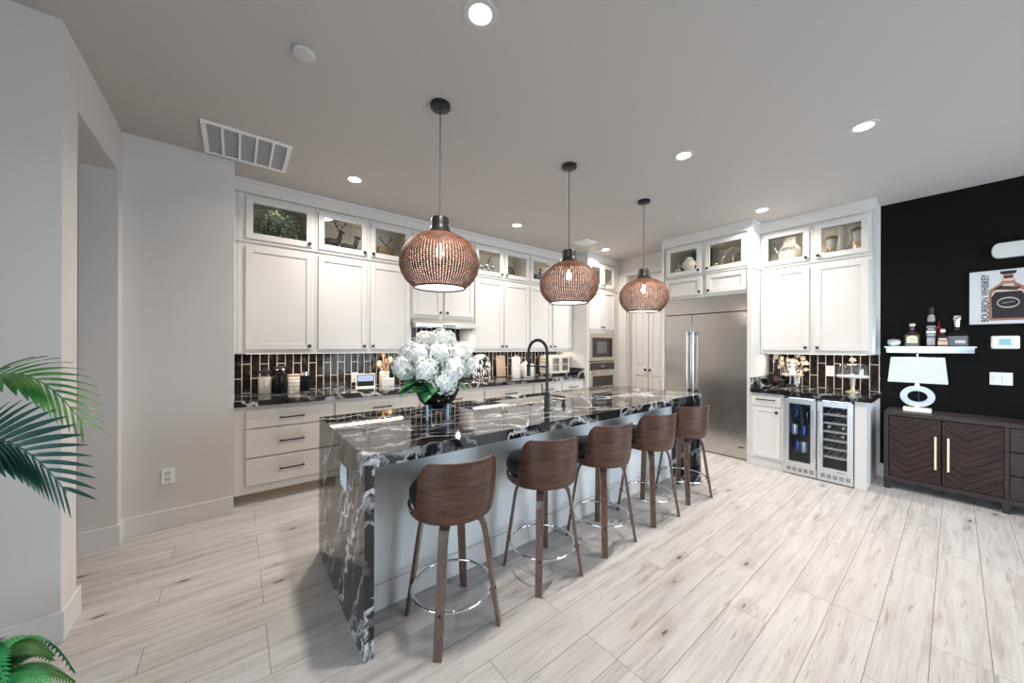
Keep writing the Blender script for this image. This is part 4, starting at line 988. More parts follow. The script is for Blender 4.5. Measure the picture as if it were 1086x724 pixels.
bt = bottle('whiskey_decanter', 'wide black decanter with silver stopper at the right end of the shelf', 5.315, -4.455, SZ, None, M_bglass, None, sq=(.075, .03, .10, .055, .019, .19))
plate(bt, rrect(-.02, .045, .030, .014), -.0315, M_pale)
MB().lathe([(.020, .19), (.021, .25), (.027, .255), (.028, .285), (.022, .297), (0, .3)], n=16, cap=False).build('stopper', M_chrome, bt, smooth=True)
tag(MB().lathe([(.026, 0), (.028, .07), (.030, .15), (.026, .18), (.012, .21), (.012, .25)], (5.345, -4.345), n=16, z=SZ).build('whiskey_bottle', mat('red_glass', (.12, .008, .006), .15, spec=.3), smooth=True), 'dark red bottle half hidden behind the tall black bottle', 'bottle')

# framed print
t = thing('wall_print', 'white print of a whiskey bottle with vertical lettering on the black wall', 'picture', (XR-.001, -4.527, 1.864), RZ)
M_canvas = mat('print_white', (.62, .63, .65), .6)
MB().box(0, .45, -.03, 0, -.25, .25).build('frame', M_blk, t); MB().box(.003, .447, -.0315, -.0302, -.246, .246).build('print', M_canvas, t)
pr_ = bpy.data.objects['print']
M_ink = mat('print_ink', (.015, .013, .013), .6); M_cop = mat('print_copper', (.34, .15, .10), .6); M_cop2 = mat('print_copper_pale', (.66, .48, .40), .6); M_inkg = mat('print_grey', (.45, .43, .42), .6)
lt = text('lettering', 'BOURBON WHISKEY', .05, M_ink, pr_, (.093, -.0335, -.005), (R(90), R(-90), 0), .0003, (1, 1, 1), .0006)
lt.scale = (.44/lt.dimensions.x, .042/lt.dimensions.y, 1)
def flat(pts, dep, m, nm): MB().prism([(cx+(a-cx)*.40, c) for a, c in pts], -.0318-dep-.0004, -.0318-dep, 'y').build(nm, m, pr_)
cx = .215
sil = [(-.245, -.215), (.245, -.215), (.258, -.20), (.258, .055), (.235, .075), (.11, .12), (.085, .14), (.085, .16), (-.085, .16), (-.085, .14), (-.11, .12), (-.235, .075), (-.258, .055), (-.258, -.20)]
flat([(cx+x, z) for x, z in sil], 0, M_cop, 'bottle_outline')
flat([(cx+x*.86, -.015+z*.82) for x, z in sil], .0005, M_cop2, 'bottle_highlight')
flat([(cx-.215, -.195), (cx+.215, -.195), (cx+.225, .0), (cx+.17, .045), (cx-.17, .045), (cx-.225, .0)], .001, M_ink, 'bottle_label')
flat([(cx+.15*cos(a), -.055+.05*sin(a)) for a in [2*pi*i/24 for i in range(24)]], .0015, M_inkg, 'label_oval'); flat([(cx+.135*cos(a), -.055+.038*sin(a)) for a in [2*pi*i/24 for i in range(24)]], .002, M_ink, 'label_oval')
flat([(cx-.08, -.062), (cx+.08, -.05), (cx+.08, -.046), (cx-.08, -.057)], .0025, M_inkg, 'label_script')
for q in range(5): flat([(cx-.19+q*.02, .07+.006*q), (cx+.12+q*.012, .052+.006*q), (cx+.12+q*.012, .058+.006*q), (cx-.19+q*.02, .077+.006*q)], .001, M_ink, 'shoulder_engraving')
flat([(cx-.075, .14), (cx+.075, .14), (cx+.085, .185), (cx-.085, .185)], .0005, M_cop2, 'bottle_neck'); flat([(cx-.06, .165), (cx+.06, .165), (cx+.06, .185), (cx-.06, .185)], .001, M_ink, 'neck_band'); flat([(cx-.10, .205), (cx+.10, .205), (cx+.11, .232), (cx-.11, .232)], .001, M_ink, 'stopper_drawing'); flat([(cx-.07, .185), (cx+.07, .185), (cx+.07, .205), (cx-.07, .205)], .001, M_cop, 'neck_drawing')
# rounded white bar above the print
b = MB(); pts = []
for i in range(13): a = pi/2+pi*i/12; pts.append((.045+.045*cos(a)*.9, .068*sin(a)))
for i in range(13): a = -pi/2+pi*i/12; pts.append((.62+.045*cos(a), .068*sin(a)))
t = thing('wall_bar', 'white rounded bar mounted high on the black wall above the print', 'wall fixture', (XR-.001, -4.647, 2.285), RZ)
b.prism(pts, -.05, 0, 'y'); b.build('bar_panel', mat('bar_white', (.66, .66, .64), .4), t, bev=.006)
t = thing('thermostat', 'white thermostat with teal screen below the print', 'thermostat', (XR-.001, -4.728, 1.448), RZ)
MB().box(-.077, .077, -.024, 0, -.06, .06, .012).build('housing', M_white, t)
MB().box(-.034, .03, -.0255, -.0241, -.026, .032).build('screen', mat('teal_screen', (.12, .30, .34), .2, emis=(.2, .5, .55), es=.25), t)
MB().box(.045, .053, -.0265, -.0241, -.042, .046, .001).build('slider', M_louv, t)
t = thing('light_switch', 'white double rocker switch plate on the black wall above the sideboard', 'light switch', (XR-.001, -4.707, 1.114), RZ)
MB().box(-.062, .062, -.006, 0, -.058, .058, .002).build('plate', M_white, t)
for s in (-.024, .024): MB().box(s-.016, s+.016, -.010, -.0062, -.033, .033, .002).build('rocker', M_white, t)
def outlet(loc, rz, label):
    t = thing('power_outlet', label, 'outlet', loc, rz)
    MB().box(-.0365, .0365, -.006, 0, -.058, .058, .002).build('plate', M_white, t)
    for z in (-.022, .022):
        b = MB(); b.box(-.017, .017, -.008, -.0062, z-.015, z+.015, .001); r = b.build('receptacle', M_trim, t)
        b = MB(); b.box(-.009, -.006, -.0086, -.008, z-.005, z+.006); b.box(.006, .009, -.0086, -.008, z-.005, z+.006); b.blob((0, -.0082, z-.009), .0022, 1); b.build('slot', M_rubber, r)
outlet((-.528, -.719, .398), 0, 'white outlet low on the grey wall left of the drawers')
outlet((XR-.0095, -3.537, 1.12), RZ, 'white outlet on the short backsplash left of the glass cake dome')
outlet((.99, -.0085, 1.02), 0, 'white outlet on the long backsplash behind the smart display')

# ------------------------------------------------------------ things on the long counter
CZ_ = .9145
M_ws = mat('white_grain', (.62, .56, .50), .8)
t = thing('glass_canister', 'glass canister of pale flour with black lid, leftmost on the counter', 'canister', (.105, -.15, CZ_))
MB().lathe([(.052, .001), (.055, .006), (.055, .155), (.054, .17)], n=28).build('contents', M_ws, t, smooth=True)
MB().lathe([(.057, 0), (.059, .006), (.059, .19), (.05, .205)], n=28).build('glass', M_clear, t, smooth=True)
b = MB(); b.lathe([(.058, .2), (.06, .206), (.06, .225), (.03, .235), (.008, .24), (.01, .26), (0, .263)], n=28); b.build('lid', M_blk, t, smooth=True)
t = thing('black_canister', 'tall black canister with clamp lid, second on the counter', 'canister', (.232, -.15, CZ_))
MB().lathe([(.055, 0), (.06, .008), (.06, .20), (.05, .225), (.048, .235)], n=28).build('body', M_bglass, t, smooth=True)
MB().lathe([(.054, .235), (.056, .24), (.056, .262), (.05, .268), (0, .27)], n=28, cap=False).build('lid', M_blk, t, smooth=True)
MB().tube([(.056*cos(a), .056*sin(a), .238) for a in [2*pi*i/24 for i in range(24)]], .003, 6, closed=True).build('clamp_wire', M_chrome, t)
m = mat('striped_glaze', rough=.4); g = G(m); q = g.math('FRACT', g.math('MULTIPLY', g.xyz(g.coord())[2], 26)); g.base(g.ramp(q, (.3, (.62, .58, .55)), (.5, (.30, .28, .28)), (.75, (.70, .66, .62))))
t = thing('striped_canister', 'white and grey striped jar between the two black canisters', 'canister', (.352, -.15, CZ_))
MB().lathe([(.055, 0), (.058, .008), (.058, .15), (.054, .16)], n=28).build('body', m, t, smooth=True); MB().lathe([(.056, .16), (.058, .166), (.057, .182), (0, .185)], n=28, cap=False).build('lid', mat('copper_pale', (.55, .40, .33), .4), t, smooth=True)
t = thing('coffee_canister', 'narrow black canister with silver lid, rightmost of the four', 'canister', (.455, -.15, CZ_))
MB().lathe([(.042, 0), (.044, .006), (.044, .165)], n=28).build('body', M_bglass, t, smooth=True); MB().lathe([(.046, .165), (.046, .20), (.04, .206), (0, .207)], n=28, cap=False).build('lid', M_chrome, t, smooth=True)
t = thing('smart_display', 'small white framed smart display with pale blue screen', 'smart display', (1.06, -.20, CZ_), R(-12))
b = MB(); b.prism([(-.035, 0), (.05, 0), (.02, .02), (-.005, .155), (-.02, .16), (-.028, .012)], -.105, .105, 'x'); b.build('housing', M_white, t, bev=.003)
def tilt(y0): return y0
b = MB(); 
def scr(x0, x1, s0, s1, e):
    P0 = Vector((0, -.0285, .012)); P1 = Vector((0, -.0205, .158)); nn = Vector((0, -.997, .055)); a = P0.lerp(P1, s0)+nn*e; c = P0.lerp(P1, s1)+nn*e
    return [(x0, a.y, a.z), (x1, a.y, a.z), (x1, c.y, c.z), (x0, c.y, c.z)]
hs = bpy.data.objects['housing'] if 0 else None
b.poly(scr(-.09, .09, .04, .93, .002)); b.build('bezel', M_blk, t)
b = MB(); b.poly(scr(-.082, .082, .42, .88, .004)); so = b.build('screen', mat('screen_blue', (.02, .02, .02), .2, emis=(.55, .68, .95), es=.9), t)
text('screen_digits', '0 0 1', .05, M_inkg, t, (0, -.0285, .108), (R(87), 0, 0), .0004)
M_ceram = mat('white_ceramic', (.72, .70, .66), .35)
t = thing('utensil_crock', 'white ribbed utensil crock holding wooden spoons', 'utensil holder', (1.285, -.17, CZ_))
b = MB(); b.lathe([(.055, 0), (.058, .01), (.058, .17), (.052, .175), (.050, .16), (.05, .02), (0, .02)], n=28, cap=False)
for z in (.03, .06, .09, .12, .15): b.tube([(.0585*cos(a), .0585*sin(a), z) for a in [2*pi*i/24 for i in range(24)]], .003, 6, closed=True)
b.build('crock', M_ceram, t, smooth=True)
M_spoon = [mat('spoon_wood_%s' % k, c, .6) for k, c in zip('abc', ((.50, .27, .12), (.62, .42, .25), (.35, .18, .09)))]
for k, (dx, dy, h, rx, mi, nm, lb) in enumerate(((-.07, .0, .27, .03, 1, 'wooden_spoon', 'pale wooden spoon leaning left in the white crock'), (-.01, .01, .385, .024, 0, 'wooden_spoon', 'tallest orange brown wooden spoon in the crock'), (.02, -.015, .30, .016, 2, 'wooden_spatula', 'dark wooden spatula in the middle of the crock'), (.085, .0, .32, .033, 1, 'wooden_spoon', 'round headed wooden spoon leaning right in the crock'))):
    t = thing(nm, lb, 'utensil', (1.285, -.17, CZ_+.022)); b = MB()
    b.tube([(-dx*.25, -dy, 0), (dx*.75, dy, h-.04)], .006, 8); b.build('shaft', M_spoon[mi], t)
    b = MB(); b.blob((dx*.85, dy, h-.03), .036, 2, (rx/.036*.95, .3, 1.15)); b.build('spoon_head', M_spoon[mi], t, smooth='all')
t = thing('wooden_sign_block', 'small white lettered block in front of the utensil crock', 'sign', (1.30, -.262, CZ_))
MB().box(-.07, .07, -.02, .02, 0, .098, .003).build('block', mat('block_white', (.72, .69, .65), .6), t)
for z, w_ in ((.075, .045), (.055, .03), (.035, .05)): MB().box(-w_, w_, -.0212, -.0202, z-.003, z+.003).build('printed_line', M_louv, t)
# mosaic tray right of the hydrangeas
m = M_mos = mat('mosaic_mirror', rough=.15, metal=.3); g = G(m); vo = g.n('ShaderNodeTexVoronoi'); g.put(vo.inputs['Vector'], g.coord('Object', (1, .01, .5))); vo.inputs['Scale'].default_value = 42
g.base(g.ramp(g.xyz(vo.outputs['Color'])[0], (.3, (.02, .02, .025)), (.5, (.30, .27, .27)), (.75, (.8, .8, .84))))
t = thing('mosaic_tray', 'oval silver and black mosaic tray leaning on the tiles behind the flowers', 'tray', (2.745, -.10, CZ_+.003))
t.rotation_euler = (R(-9), 0, 0)
pts = [(-.15, 0), (.15, 0), (.165, .03), (.165, .24)]+[(.165*cos(a), .24+.125*sin(a)) for a in [pi*i/14 for i in range(1, 14)]]+[(-.165, .24), (-.165, .03)]
MB().prism(pts, -.008, .008, 'y').build('panel', M_mos, t, bev=.002)
MB().tube([(x, -.006, z) for x, z in pts], .007, 6, closed=True).build('rim', M_chrome, t, smooth=True)
t = thing('paper_towel_canister', 'tall white cylinder canister with seams on the counter', 'canister', (3.235, -.30, CZ_))
MB().lathe([(.062, 0), (.064, .005), (.064, .10), (.061, .103), (.064, .106), (.064, .22), (.061, .223), (.064, .226), (.064, .305), (.056, .318), (0, .32)], n=32, cap=False).build('body', M_ceram, t, smooth=True)
MB().tube([(-.03, 0, .318), (-.02, 0, .338), (.02, 0, .338), (.03, 0, .318)], .004, 8).build('lid_handle', M_ceram, t, smooth=True)
t = thing('white_utensil_box', 'square white box canister with round lid knob, right of the tall cylinder', 'canister', (3.435, -.32, CZ_))
MB().box(-.10, .10, -.06, .06, 0, .205, .012).build('box', M_ceram, t, smooth=True); MB().lathe([(.05, .205), (.05, .225), (.02, .235), (.018, .25), (0, .255)], (-.03, 0), n=24, cap=False).build('lid', M_ceram, t, smooth=True)
t = thing('cutting_board', 'brown wooden board standing against the tiles left of the white cylinder', 'cutting board', (3.13, -.056, CZ_+.002)); t.rotation_euler = (R(-5), 0, 0)
MB().box(-.09, .09, -.01, .01, 0, .335, .008).build('board', mat('board_wood', (.34, .26, .21), .5), t)
# white bread box / toaster cabinet with two windowed doors
BX0, BX1, BY0, BY1 = 3.93, 4.375, -.335, -.06
t = thing('countertop_bread_box', 'white bread box with two windowed doors and slatted side, by the oven tower', 'bread box', (0, 0, 0))
b = MB(); z0, z1 = .945, 1.245; tt = .014
b.box(BX0, BX1, BY0, BY1, z1-tt, z1); b.box(BX0, BX1, BY0, BY1, z0, z0+tt); b.box(BX1-tt, BX1, BY0, BY1, z0+tt, z1-tt); b.box(BX0, BX1, BY1-tt, BY1, z0+tt, z1-tt)
b.box(BX0, BX0+tt, BY0, BY0+.03, z0, z1); b.box(BX0, BX0+tt, BY1-.03, BY1, z0, z1)
for k in range(5): b.box(BX0, BX0+.008, BY0+.03, BY1-.03, z0+.025+k*.055, z0+.055+k*.055)
b.build('box', mat('bread_box_cream', (.62, .58, .53), .5), t)
for x in (BX0+.02, BX1-.05):
    for y in (BY0+.02, BY1-.05): MB().box(x, x+.03, y, y+.03, CZ_, z0).build('foot', M_ceram, t)
xm = (BX0+BX1)/2
for a, c in ((BX0+.004, xm-.002), (xm+.002, BX1-.004)):
    b = MB(); s = .035; y = BY0-.001
    b.box(a, a+s, y-.014, y, z0+.004, z1-.004); b.box(c-s, c, y-.014, y, z0+.004, z1-.004); b.box(a+s, c-s, y-.014, y, z0+.004, z0+.045); b.box(a+s, c-s, y-.014, y, z1-.045, z1-.004); b.box(a+s, c-s, y-.01, y-.004, 1.09, 1.10)
    d = b.build('door', mat('bread_box_door', (.66, .62, .57), .5), t); MB().box(a+s, c-s, y-.006, y-.004, z0+.045, z1-.045).build('glass_pane', M_pane, d)
b = MB(); b.blob((xm-.015, BY0-.022, 1.10), .006, 1); b.blob((xm+.015, BY0-.022, 1.10), .006, 1); b.build('knob', M_blk, t)

# ------------------------------------------------------------ right counter
t = thing('dark_bottle', 'dark slender bottle beside the refrigerator panel', 'bottle', (5.25, -3.045, CZ_))
MB().lathe([(.033, 0), (.035, .01), (.035, .15), (.015, .21), (.013, .30), (.016, .31), (.016, .33)], n=24).build('glass_body', M_bglass, t, smooth=True); plate(t, rrect(0, .08, .02, .035), -.0352, mat('wine_label', (.12, .03, .03), .5))
M_tan = mat('dried_petal_tan', (.50, .42, .33), .7); M_crm = mat('dried_petal_cream', (.72, .64, .50), .7)
t = thing('dried_flowers', 'tan and cream dried flower spray at the back of the drink counter', 'flowers', (5.33, -3.16, CZ_))
random.seed(5)
for k in range(26):
    y = random.uniform(-.19, .14); z = random.uniform(.14, .385); x = random.uniform(-.06, .02); c = Vector((x, y, z)); b = MB()
    for q in range(6):
        a = q*pi/3+random.random(); d = Vector((-.6, cos(a), sin(a))); u = Vector((0, -sin(a), cos(a))); s = random.uniform(.018, .026)
        b.poly([c, c+d*s*.7+u*s*.5, c+d*s*1.3, c+d*s*.7-u*s*.5])
    b.blob(c, .007, 1); b.tube([(0, 0, .02), (x*.4, y*.4, z*.6), c], .0018, 5); b.build('flower', M_tan if k % 3 else M_crm, t)
MB().lathe([(.03, 0), (.045, .03), (.05, .08), (.03, .13), (.033, .14)], n=20).build('vase', M_bglass, t, smooth=True)
M_silv = mat('silver_glitter', (.62, .63, .70), .35, .6)
t = thing('silver_figurine', 'silver glitter figurine with long legs on a black base', 'figurine', (5.22, -3.215, CZ_))
MB().box(-.05, .05, -.06, .06, 0, .03, .004).build('base', M_blk, t)
b = MB()
for s in (-.018, .018): b.tube([(0, s*1.3, .03), (0, s, .15)], .007, 8); b.blob((-.01, s*1.3, .036), .012, 2, (1.4, .8, .6))
b.lathe([(.042, .14), (.036, .16), (.022, .215), (.02, .235), (.026, .265), (.012, .285)], n=20)
b.tube([(0, -.022, .27), (-.01, -.045, .24), (-.02, -.03, .21)], [.009, .008, .006], 8); b.tube([(0, .022, .27), (-.01, .048, .25), (-.015, .055, .29)], [.009, .008, .006], 8)
b.blob((0, 0, .303), .021, 2, (1, .95, 1.15)); b.lathe([(.023, .318), (.012, .335), (0, .345)], n=16)
b.build('body', M_silv, t, smooth=True)
t = thing('glass_bud_vase', 'small clear glass vase with pale stems on the drink counter', 'vase', (5.12, -3.285, CZ_))
MB().lathe([(.03, 0), (.036, .01), (.036, .09), (.026, .12), (.03, .135)], n=24).build('glass', M_clear, t, smooth=True)
b = MB()
for k in range(9):
    a = k*.7; b.tube([(.006*cos(a), .006*sin(a), .01), (.018*cos(a), .018*sin(a), .09), (.034*cos(a), .034*sin(a), .16+.02*(k % 3))], .003, 5); b.blob((.036*cos(a), .036*sin(a), .165+.02*(k % 3)), .011, 1)
b.build('stems', M_crm, t)
t = thing('mirror_tray', 'low dark mirrored box beside the silver figurine', 'box', (5.23, -3.105, CZ_))
MB().box(-.07, .05, -.035, .03, 0, .075, .004).build('box', M_ovglass, t); MB().box(-.072, .052, -.037, .032, .075, .083, .002).build('lid', mat('mirror_lid', (.35, .35, .37), .15, .8), t)
t = thing('cake_stand', 'cake stand with clear glass plate and turned cream pedestal', 'cake stand', (5.1, -3.762, CZ_))
MB().lathe([(.055, 0), (.055, .006), (.035, .012), (.018, .02), (.016, .06), (.022, .09), (.02, .12), (.026, .15), (.05, .158)], n=28).build('pedestal', mat('cream_gold', (.70, .60, .44), .4, .2), t, smooth=True)
MB().lathe([(0, .158), (.125, .158), (.135, .168), (.135, .175), (.12, .168), (0, .166)], n=40, cap=False).build('plate', mat('milk_glass', (.75, .78, .8), .1, alpha=.75), t, smooth=True)
t = thing('glass_cake_dome', 'clear glass cake dome with gold finial, on the cake stand', 'cake dome', (5.1, -3.762, CZ_+.176))
MB().lathe([(.122, 0), (.122, .10), (.11, .122), (.07, .135), (0, .14)], n=40, cap=False).build('dome', M_clear, t, smooth=True)
MB().tube([(.122*cos(a), .122*sin(a), .002) for a in [2*pi*i/40 for i in range(40)]], .004, 6, closed=True).build('rim', M_ceram, t)
b = MB(); b.lathe([(.008, .14), (.008, .15)], n=12); 
for k in range(5): a = R(-10+k*50); b.blob((0, .020*cos(a), .168+.020*sin(a)), .010, 1)
b.blob((0, 0, .165), .016, 2); b.build('finial', mat('gold_cream', (.72, .60, .42), .35, .4), t, smooth=True)

# ------------------------------------------------------------ displays behind the glass doors (shelf floor at 2.39)
DZ = ZC+.0185
M_box = mat('boxwood_leaf', (.10, .15, .08), .6); _g = G(M_box); _g.base(_g.ramp(_g.noise(_g.coord(), 20, 3), (.35, (.05, .09, .05)), (.65, (.30, .38, .24))))
t = thing('boxwood_ball', 'rounded green boxwood plant behind the leftmost glass door', 'artificial plant', (.225, -.19, DZ))
b = MB(); random.seed(3)
for i in range(900):
    z = random.uniform(-.3, 1); a = random.uniform(0, 2*pi); q = math.sqrt(max(0, 1-z*z)); d = Vector((q*cos(a), q*sin(a), z)); rr = random.uniform(.8, 1.08)
    c = Vector((d.x*.195*rr, d.y*.13*rr, .15+d.z*.20*rr)); u = (d+Vector([random.uniform(-.8, .8) for _ in range(3)])).normalized(); w = u.orthogonal().normalized()*.009
    if c.z < .004: continue
    b.poly([c, c+u*.014+w, c+u*.03, c+u*.014-w])
b.build('foliage', M_box, t)
MB().blob((0, 0, .15), .15, 2, (1.05, .72, .98)).build('core', mat('boxwood_core', (.03, .05, .03), .8), t)
M_deer = mat('dark_bronze', (.035, .028, .025), .5, .3)
def deer(x, lb, flip, hgt, seated):
    t = thing('deer_figurine', lb, 'figurine', (x, -.20, DZ), 0)
    s = flip; b = MB()
    zb = .145 if not seated else .115
    b.tube([(-.075*s, 0, zb), (-.03*s, 0, zb+.006), (.03*s, 0, zb), (.06*s, 0, zb+.02)], [.032, .036, .037, .030], 10)
    b.tube([(.055*s, 0, zb+.01), (.08*s, 0, zb+.065), (.085*s, 0, zb+.115)], [.032, .023, .019], 10)
    b.tube([(.078*s, 0, zb+.115), (.10*s, 0, zb+.128), (.128*s, 0, zb+.118)], [.019, .020, .010], 8)
    b.tube([(.075*s, .008, zb+.13), (.055*s, .02, zb+.145)], [.007, .003], 6); b.tube([(.075*s, -.008, zb+.13), (.055*s, -.02, zb+.145)], [.007, .003], 6)
    for lx, ly in ((-.07, .012), (-.07, -.012), (.052, .012), (.052, -.012)): b.tube([(lx*s, ly, zb), (lx*s*1.1, ly, zb*.5), (lx*s*1.05, ly, 0)], [.013, .007, .007], 8)
    b.tube([(-.09*s, 0, zb+.015), (-.105*s, 0, zb+.03)], [.008, .004], 6)
    b.build('body', M_deer, t, smooth='all')
    if hgt:
        b = MB()
        for q in (-1, 1):
            b0 = (.085*s, q*.006, zb+.132); b.tube([b0, (.07*s-q*.025, q*.012, zb+.175), (.08*s-q*.05, q*.012, zb+.215), (.085*s-q*.04, q*.01, zb+.25)], .0065, 6)
            b.tube([(.07*s-q*.025, q*.012, zb+.175), (.08*s-q*.005, q*.01, zb+.205)], .0038, 6); b.tube([(.08*s-q*.05, q*.012, zb+.215), (.08*s-q*.075, q*.012, zb+.235)], .0036, 6)
        b.build('antlers', M_deer, t)
deer(.705, 'standing dark stag figurine with antlers behind the second glass door', 1, 1, False); deer(.872, 'dark doe figurine with antlers to the right of the stag', 1, 0, True)
b = MB()
t = thing('woven_log_basket', 'brown woven oval basket behind the third glass door', 'basket', (1.285, -.20, DZ))
MB().lathe([(.085, 0), (.10, .03), (.105, .12), (.09, .18), (.03, .205), (0, .207)], n=28, cap=False, sy=.8).build('basket', wood('basket_brown', (.08, .05, .03), (.17, .11, .06), (.30, .22, .14), (1, 1, 9), .7, 12), t, smooth=True)
MB().lathe([(0, 0), (.038, 0)], n=20, cap=False).build('disc', M_cream, t) if 0 else None
t = thing('antler_ornament', 'pair of dark curved antlers standing on the basket', 'ornament', (1.285, -.20, DZ+.208))
b = MB()
for s in (-1, 1):
    b.tube([(0, 0, 0), (s*.03, 0, .035), (s*.062, 0, .07), (s*.065, 0, .115)], [.006, .006, .005, .003], 8); b.tube([(s*.06, 0, .065), (s*.085, 0, .095)], [.004, .002], 6); b.tube([(s*.045, 0, .05), (s*.035, 0, .075)], [.004, .002], 6)
b.build('antlers', M_deer, t, smooth=True)
t = thing('bird_on_branch', 'silver bird and dark branch ornament behind the glass right of the near pendant', 'figurine', (2.72, -.2, DZ))
b = MB(); b.tube([(-.12, 0, .02), (-.03, 0, .09), (.04, 0, .19), (.09, 0, .30), (.11, 0, .325)], [.012, .012, .009, .007, .005], 8); b.tube([(-.02, 0, .1), (-.09, 0, .2)], [.008, .004], 8); b.tube([(.0, 0, .13), (.12, 0, .16), (.16, 0, .06)], [.008, .009, .005], 8); b.build('branch', M_deer, t, smooth=True)
b = MB(); M_sil = mat('mottled_silver', (.42, .43, .46), .3, .5)
for p in ((-.09, -.03, .15), (-.03, -.04, .10), (.03, -.04, .13), (.08, -.03, .10), (-.06, -.05, .05), (.05, -.05, .06), (.11, -.04, .16), (0, -.05, .17)): b.blob(p, .032, 2, (1.2, .8, .9))
b.build('bird', M_sil, t, smooth='all')
t = thing('filigree_plate', 'round openwork metal plate behind the second glass door past the near pendant', 'plate', (3.24, -.10, DZ))
b = MB()
for rr in (.12, .108, .06): b.tube([(rr*cos(a), .02, .145+rr*sin(a)) for a in [2*pi*i/36 for i in range(36)]], .0045, 6, closed=True)
for k in range(8):
    a = k*pi/4; b.tube([(.083*cos(a)+.025*cos(q), .02, .145+.083*sin(a)+.025*sin(q)) for q in [2*pi*i/12 for i in range(12)]], .004, 5, closed=True)
for k in range(4): a = k*pi/4; b.tube([(.06*cos(a), .02, .145+.06*sin(a)), (-.06*cos(a), .02, .145-.06*sin(a))], .0035, 5)
b.box(-.04, .04, .0, .04, 0, .03); b.build('openwork', M_deer, t)
t = thing('rooster_figurine', 'dark blue grey rooster figurine behind the third glass door past the near pendant', 'figurine', (3.75, -.2, DZ))
b = MB(); b.blob((0, 0, .12), .065, 3, (1.2, .7, 1)); b.tube([(.04, 0, .14), (.07, 0, .21), (.075, 0, .25)], [.04, .025, .02], 10); b.blob((.08, 0, .265), .024, 2); b.tube([(.1, 0, .262), (.122, 0, .255)], [.008, .002], 6)
for k in range(5): b.tube([(-.05, 0, .13), (-.10-.006*k, 0, .17+.02*k), (-.12-.004*k+.02*k, 0, .21+.022*k)], [.015, .011, .004], 6)
b.tube([(0, .02, .07), (0, .02, .0)], .007, 6); b.tube([(0, -.02, .07), (0, -.02, .0)], .007, 6); b.build('body', mat('rooster_slate', (.09, .11, .13), .4), t, smooth='all')
b = MB()
for k in range(4): b.blob((.065+.011*k, 0, .29+.006*(k % 2)), .009, 1)
b.build('comb', mat('comb_red', (.22, .05, .04), .5), t)
# above the refrigerator  (world x about 4.95)
FX = 4.95
t = thing('spotted_cow_teapot', 'white pot with black spots behind the left glass door over the refrigerator', 'teapot', (FX, -2.09, DZ))
b = MB(); b.lathe([(.06, 0), (.095, .04), (.11, .12), (.095, .20), (.06, .24)], n=28); b.blob((0, 0, .25), .055, 2, (1, 1, .7)); b.tube([(0, .09, .10), (0, .135, .16), (0, .155, .22)], [.022, .016, .014], 10)
b.tube([(0, -.09, .2), (0, -.14, .21), (0, -.14, .12), (0, -.095, .08)], .011, 8)
m = mat('spotted_glaze', rough=.25); g = G(m); g.base(g.ramp(g.noise(g.coord(), 9, 1), (.36, (.01, .01, .01)), (.38, (.72, .68, .62)))); b.build('pot', m, t, smooth=True)
tag(MB().box(5.10, 5.12, -2.33, -2.05, DZ, DZ+.39, .003).build('dark_tray', M_rubber), 'dark square tray leaning behind the spotted pot', 'tray')
M_gold = mat('aged_gold', (.55, .44, .24), .35, .8)
t = thing('gold_scroll_ornament', 'gold scroll and circle ornament behind the right glass door over the refrigerator', 'ornament', (FX+.05, -2.64, DZ)); t.rotation_euler = (0, 0, RZ)
b = MB(); b.tube([(.04+.135*cos(a), 0, .19+.14*sin(a)) for a in [2*pi*i/40 for i in range(40)]], .010, 8, closed=True)
b.tube([(-.08+.055*cos(a), -.01, .14+.07*sin(a)) for a in [R(100)+R(300)*i/20 for i in range(21)]], .010, 8); b.tube([(-.19+.04*cos(a), -.01, .08+.05*sin(a)) for a in [R(60)+R(290)*i/20 for i in range(21)]], .012, 8)
b.tube([(.0, -.01, .06), (.01, -.01, .17), (.05, -.01, .21), (.07, -.01, .12), (.09, -.01, .07)], .009, 8); b.tube([(-.09, -.01, .2), (-.08, -.01, .26), (-.06, -.01, .29)], [.01, .008, .003], 8); b.box(-.2, .16, -.03, .03, 0, .02); b.blob((-.19, -.02, .06), .028, 2); b.build('scroll', M_gold, t, smooth=True)
tag(MB().lathe([(0, -.008), (.11, -.008), (.125, .0), (.11, .006), (0, .006)], n=32, cap=False).build('grey_plate', mat('pewter', (.30, .29, .27), .4, .4), smooth=True), 'grey round plate standing behind the gold scroll ornament', 'plate')
o = bpy.data.objects['grey_plate']; o.rotation_euler = (0, R(84), 0); o.location = (5.10, -2.68, DZ+.135)
# right pair
t = thing('white_jug', 'round cream jug with lettering and loop handle behind glass', 'jug', (5.17, -3.195, DZ), RZ)
MB().lathe([(.06, 0), (.095, .035), (.118, .11), (.105, .20), (.065, .255), (.058, .30), (.062, .335), (.055, .335), (.05, .30)], n=36, cap=False).build('body', mat('cream_glaze', (.68, .63, .55), .3), t, smooth=True)
MB().tube([(-.06, 0, .30), (-.10, 0, .325), (-.145, 0, .30), (-.15, 0, .24), (-.12, 0, .18), (-.10, 0, .16)], .011, 10).build('handle', mat('cream_glaze_handle', (.68, .63, .55), .3), t, smooth=True)
text('lettering', 'DRINK', .062, M_ink, t, (0, -.121, .185), (R(84), 0, 0), .0004, (1, 1, 1), .0008)
tag(MB().box(5.29, 5.36, -3.16, -3.02, DZ, DZ+.18, .003).build('cream_box', mat('cream_card', (.45, .42, .36), .6), smooth=False), 'plain cream box behind the white jug', 'box')
M_champ = mat('champagne_glaze', (.58, .48, .30), .3, .4); M_frost = mat('frosted_white', (.60, .60, .58), .4)
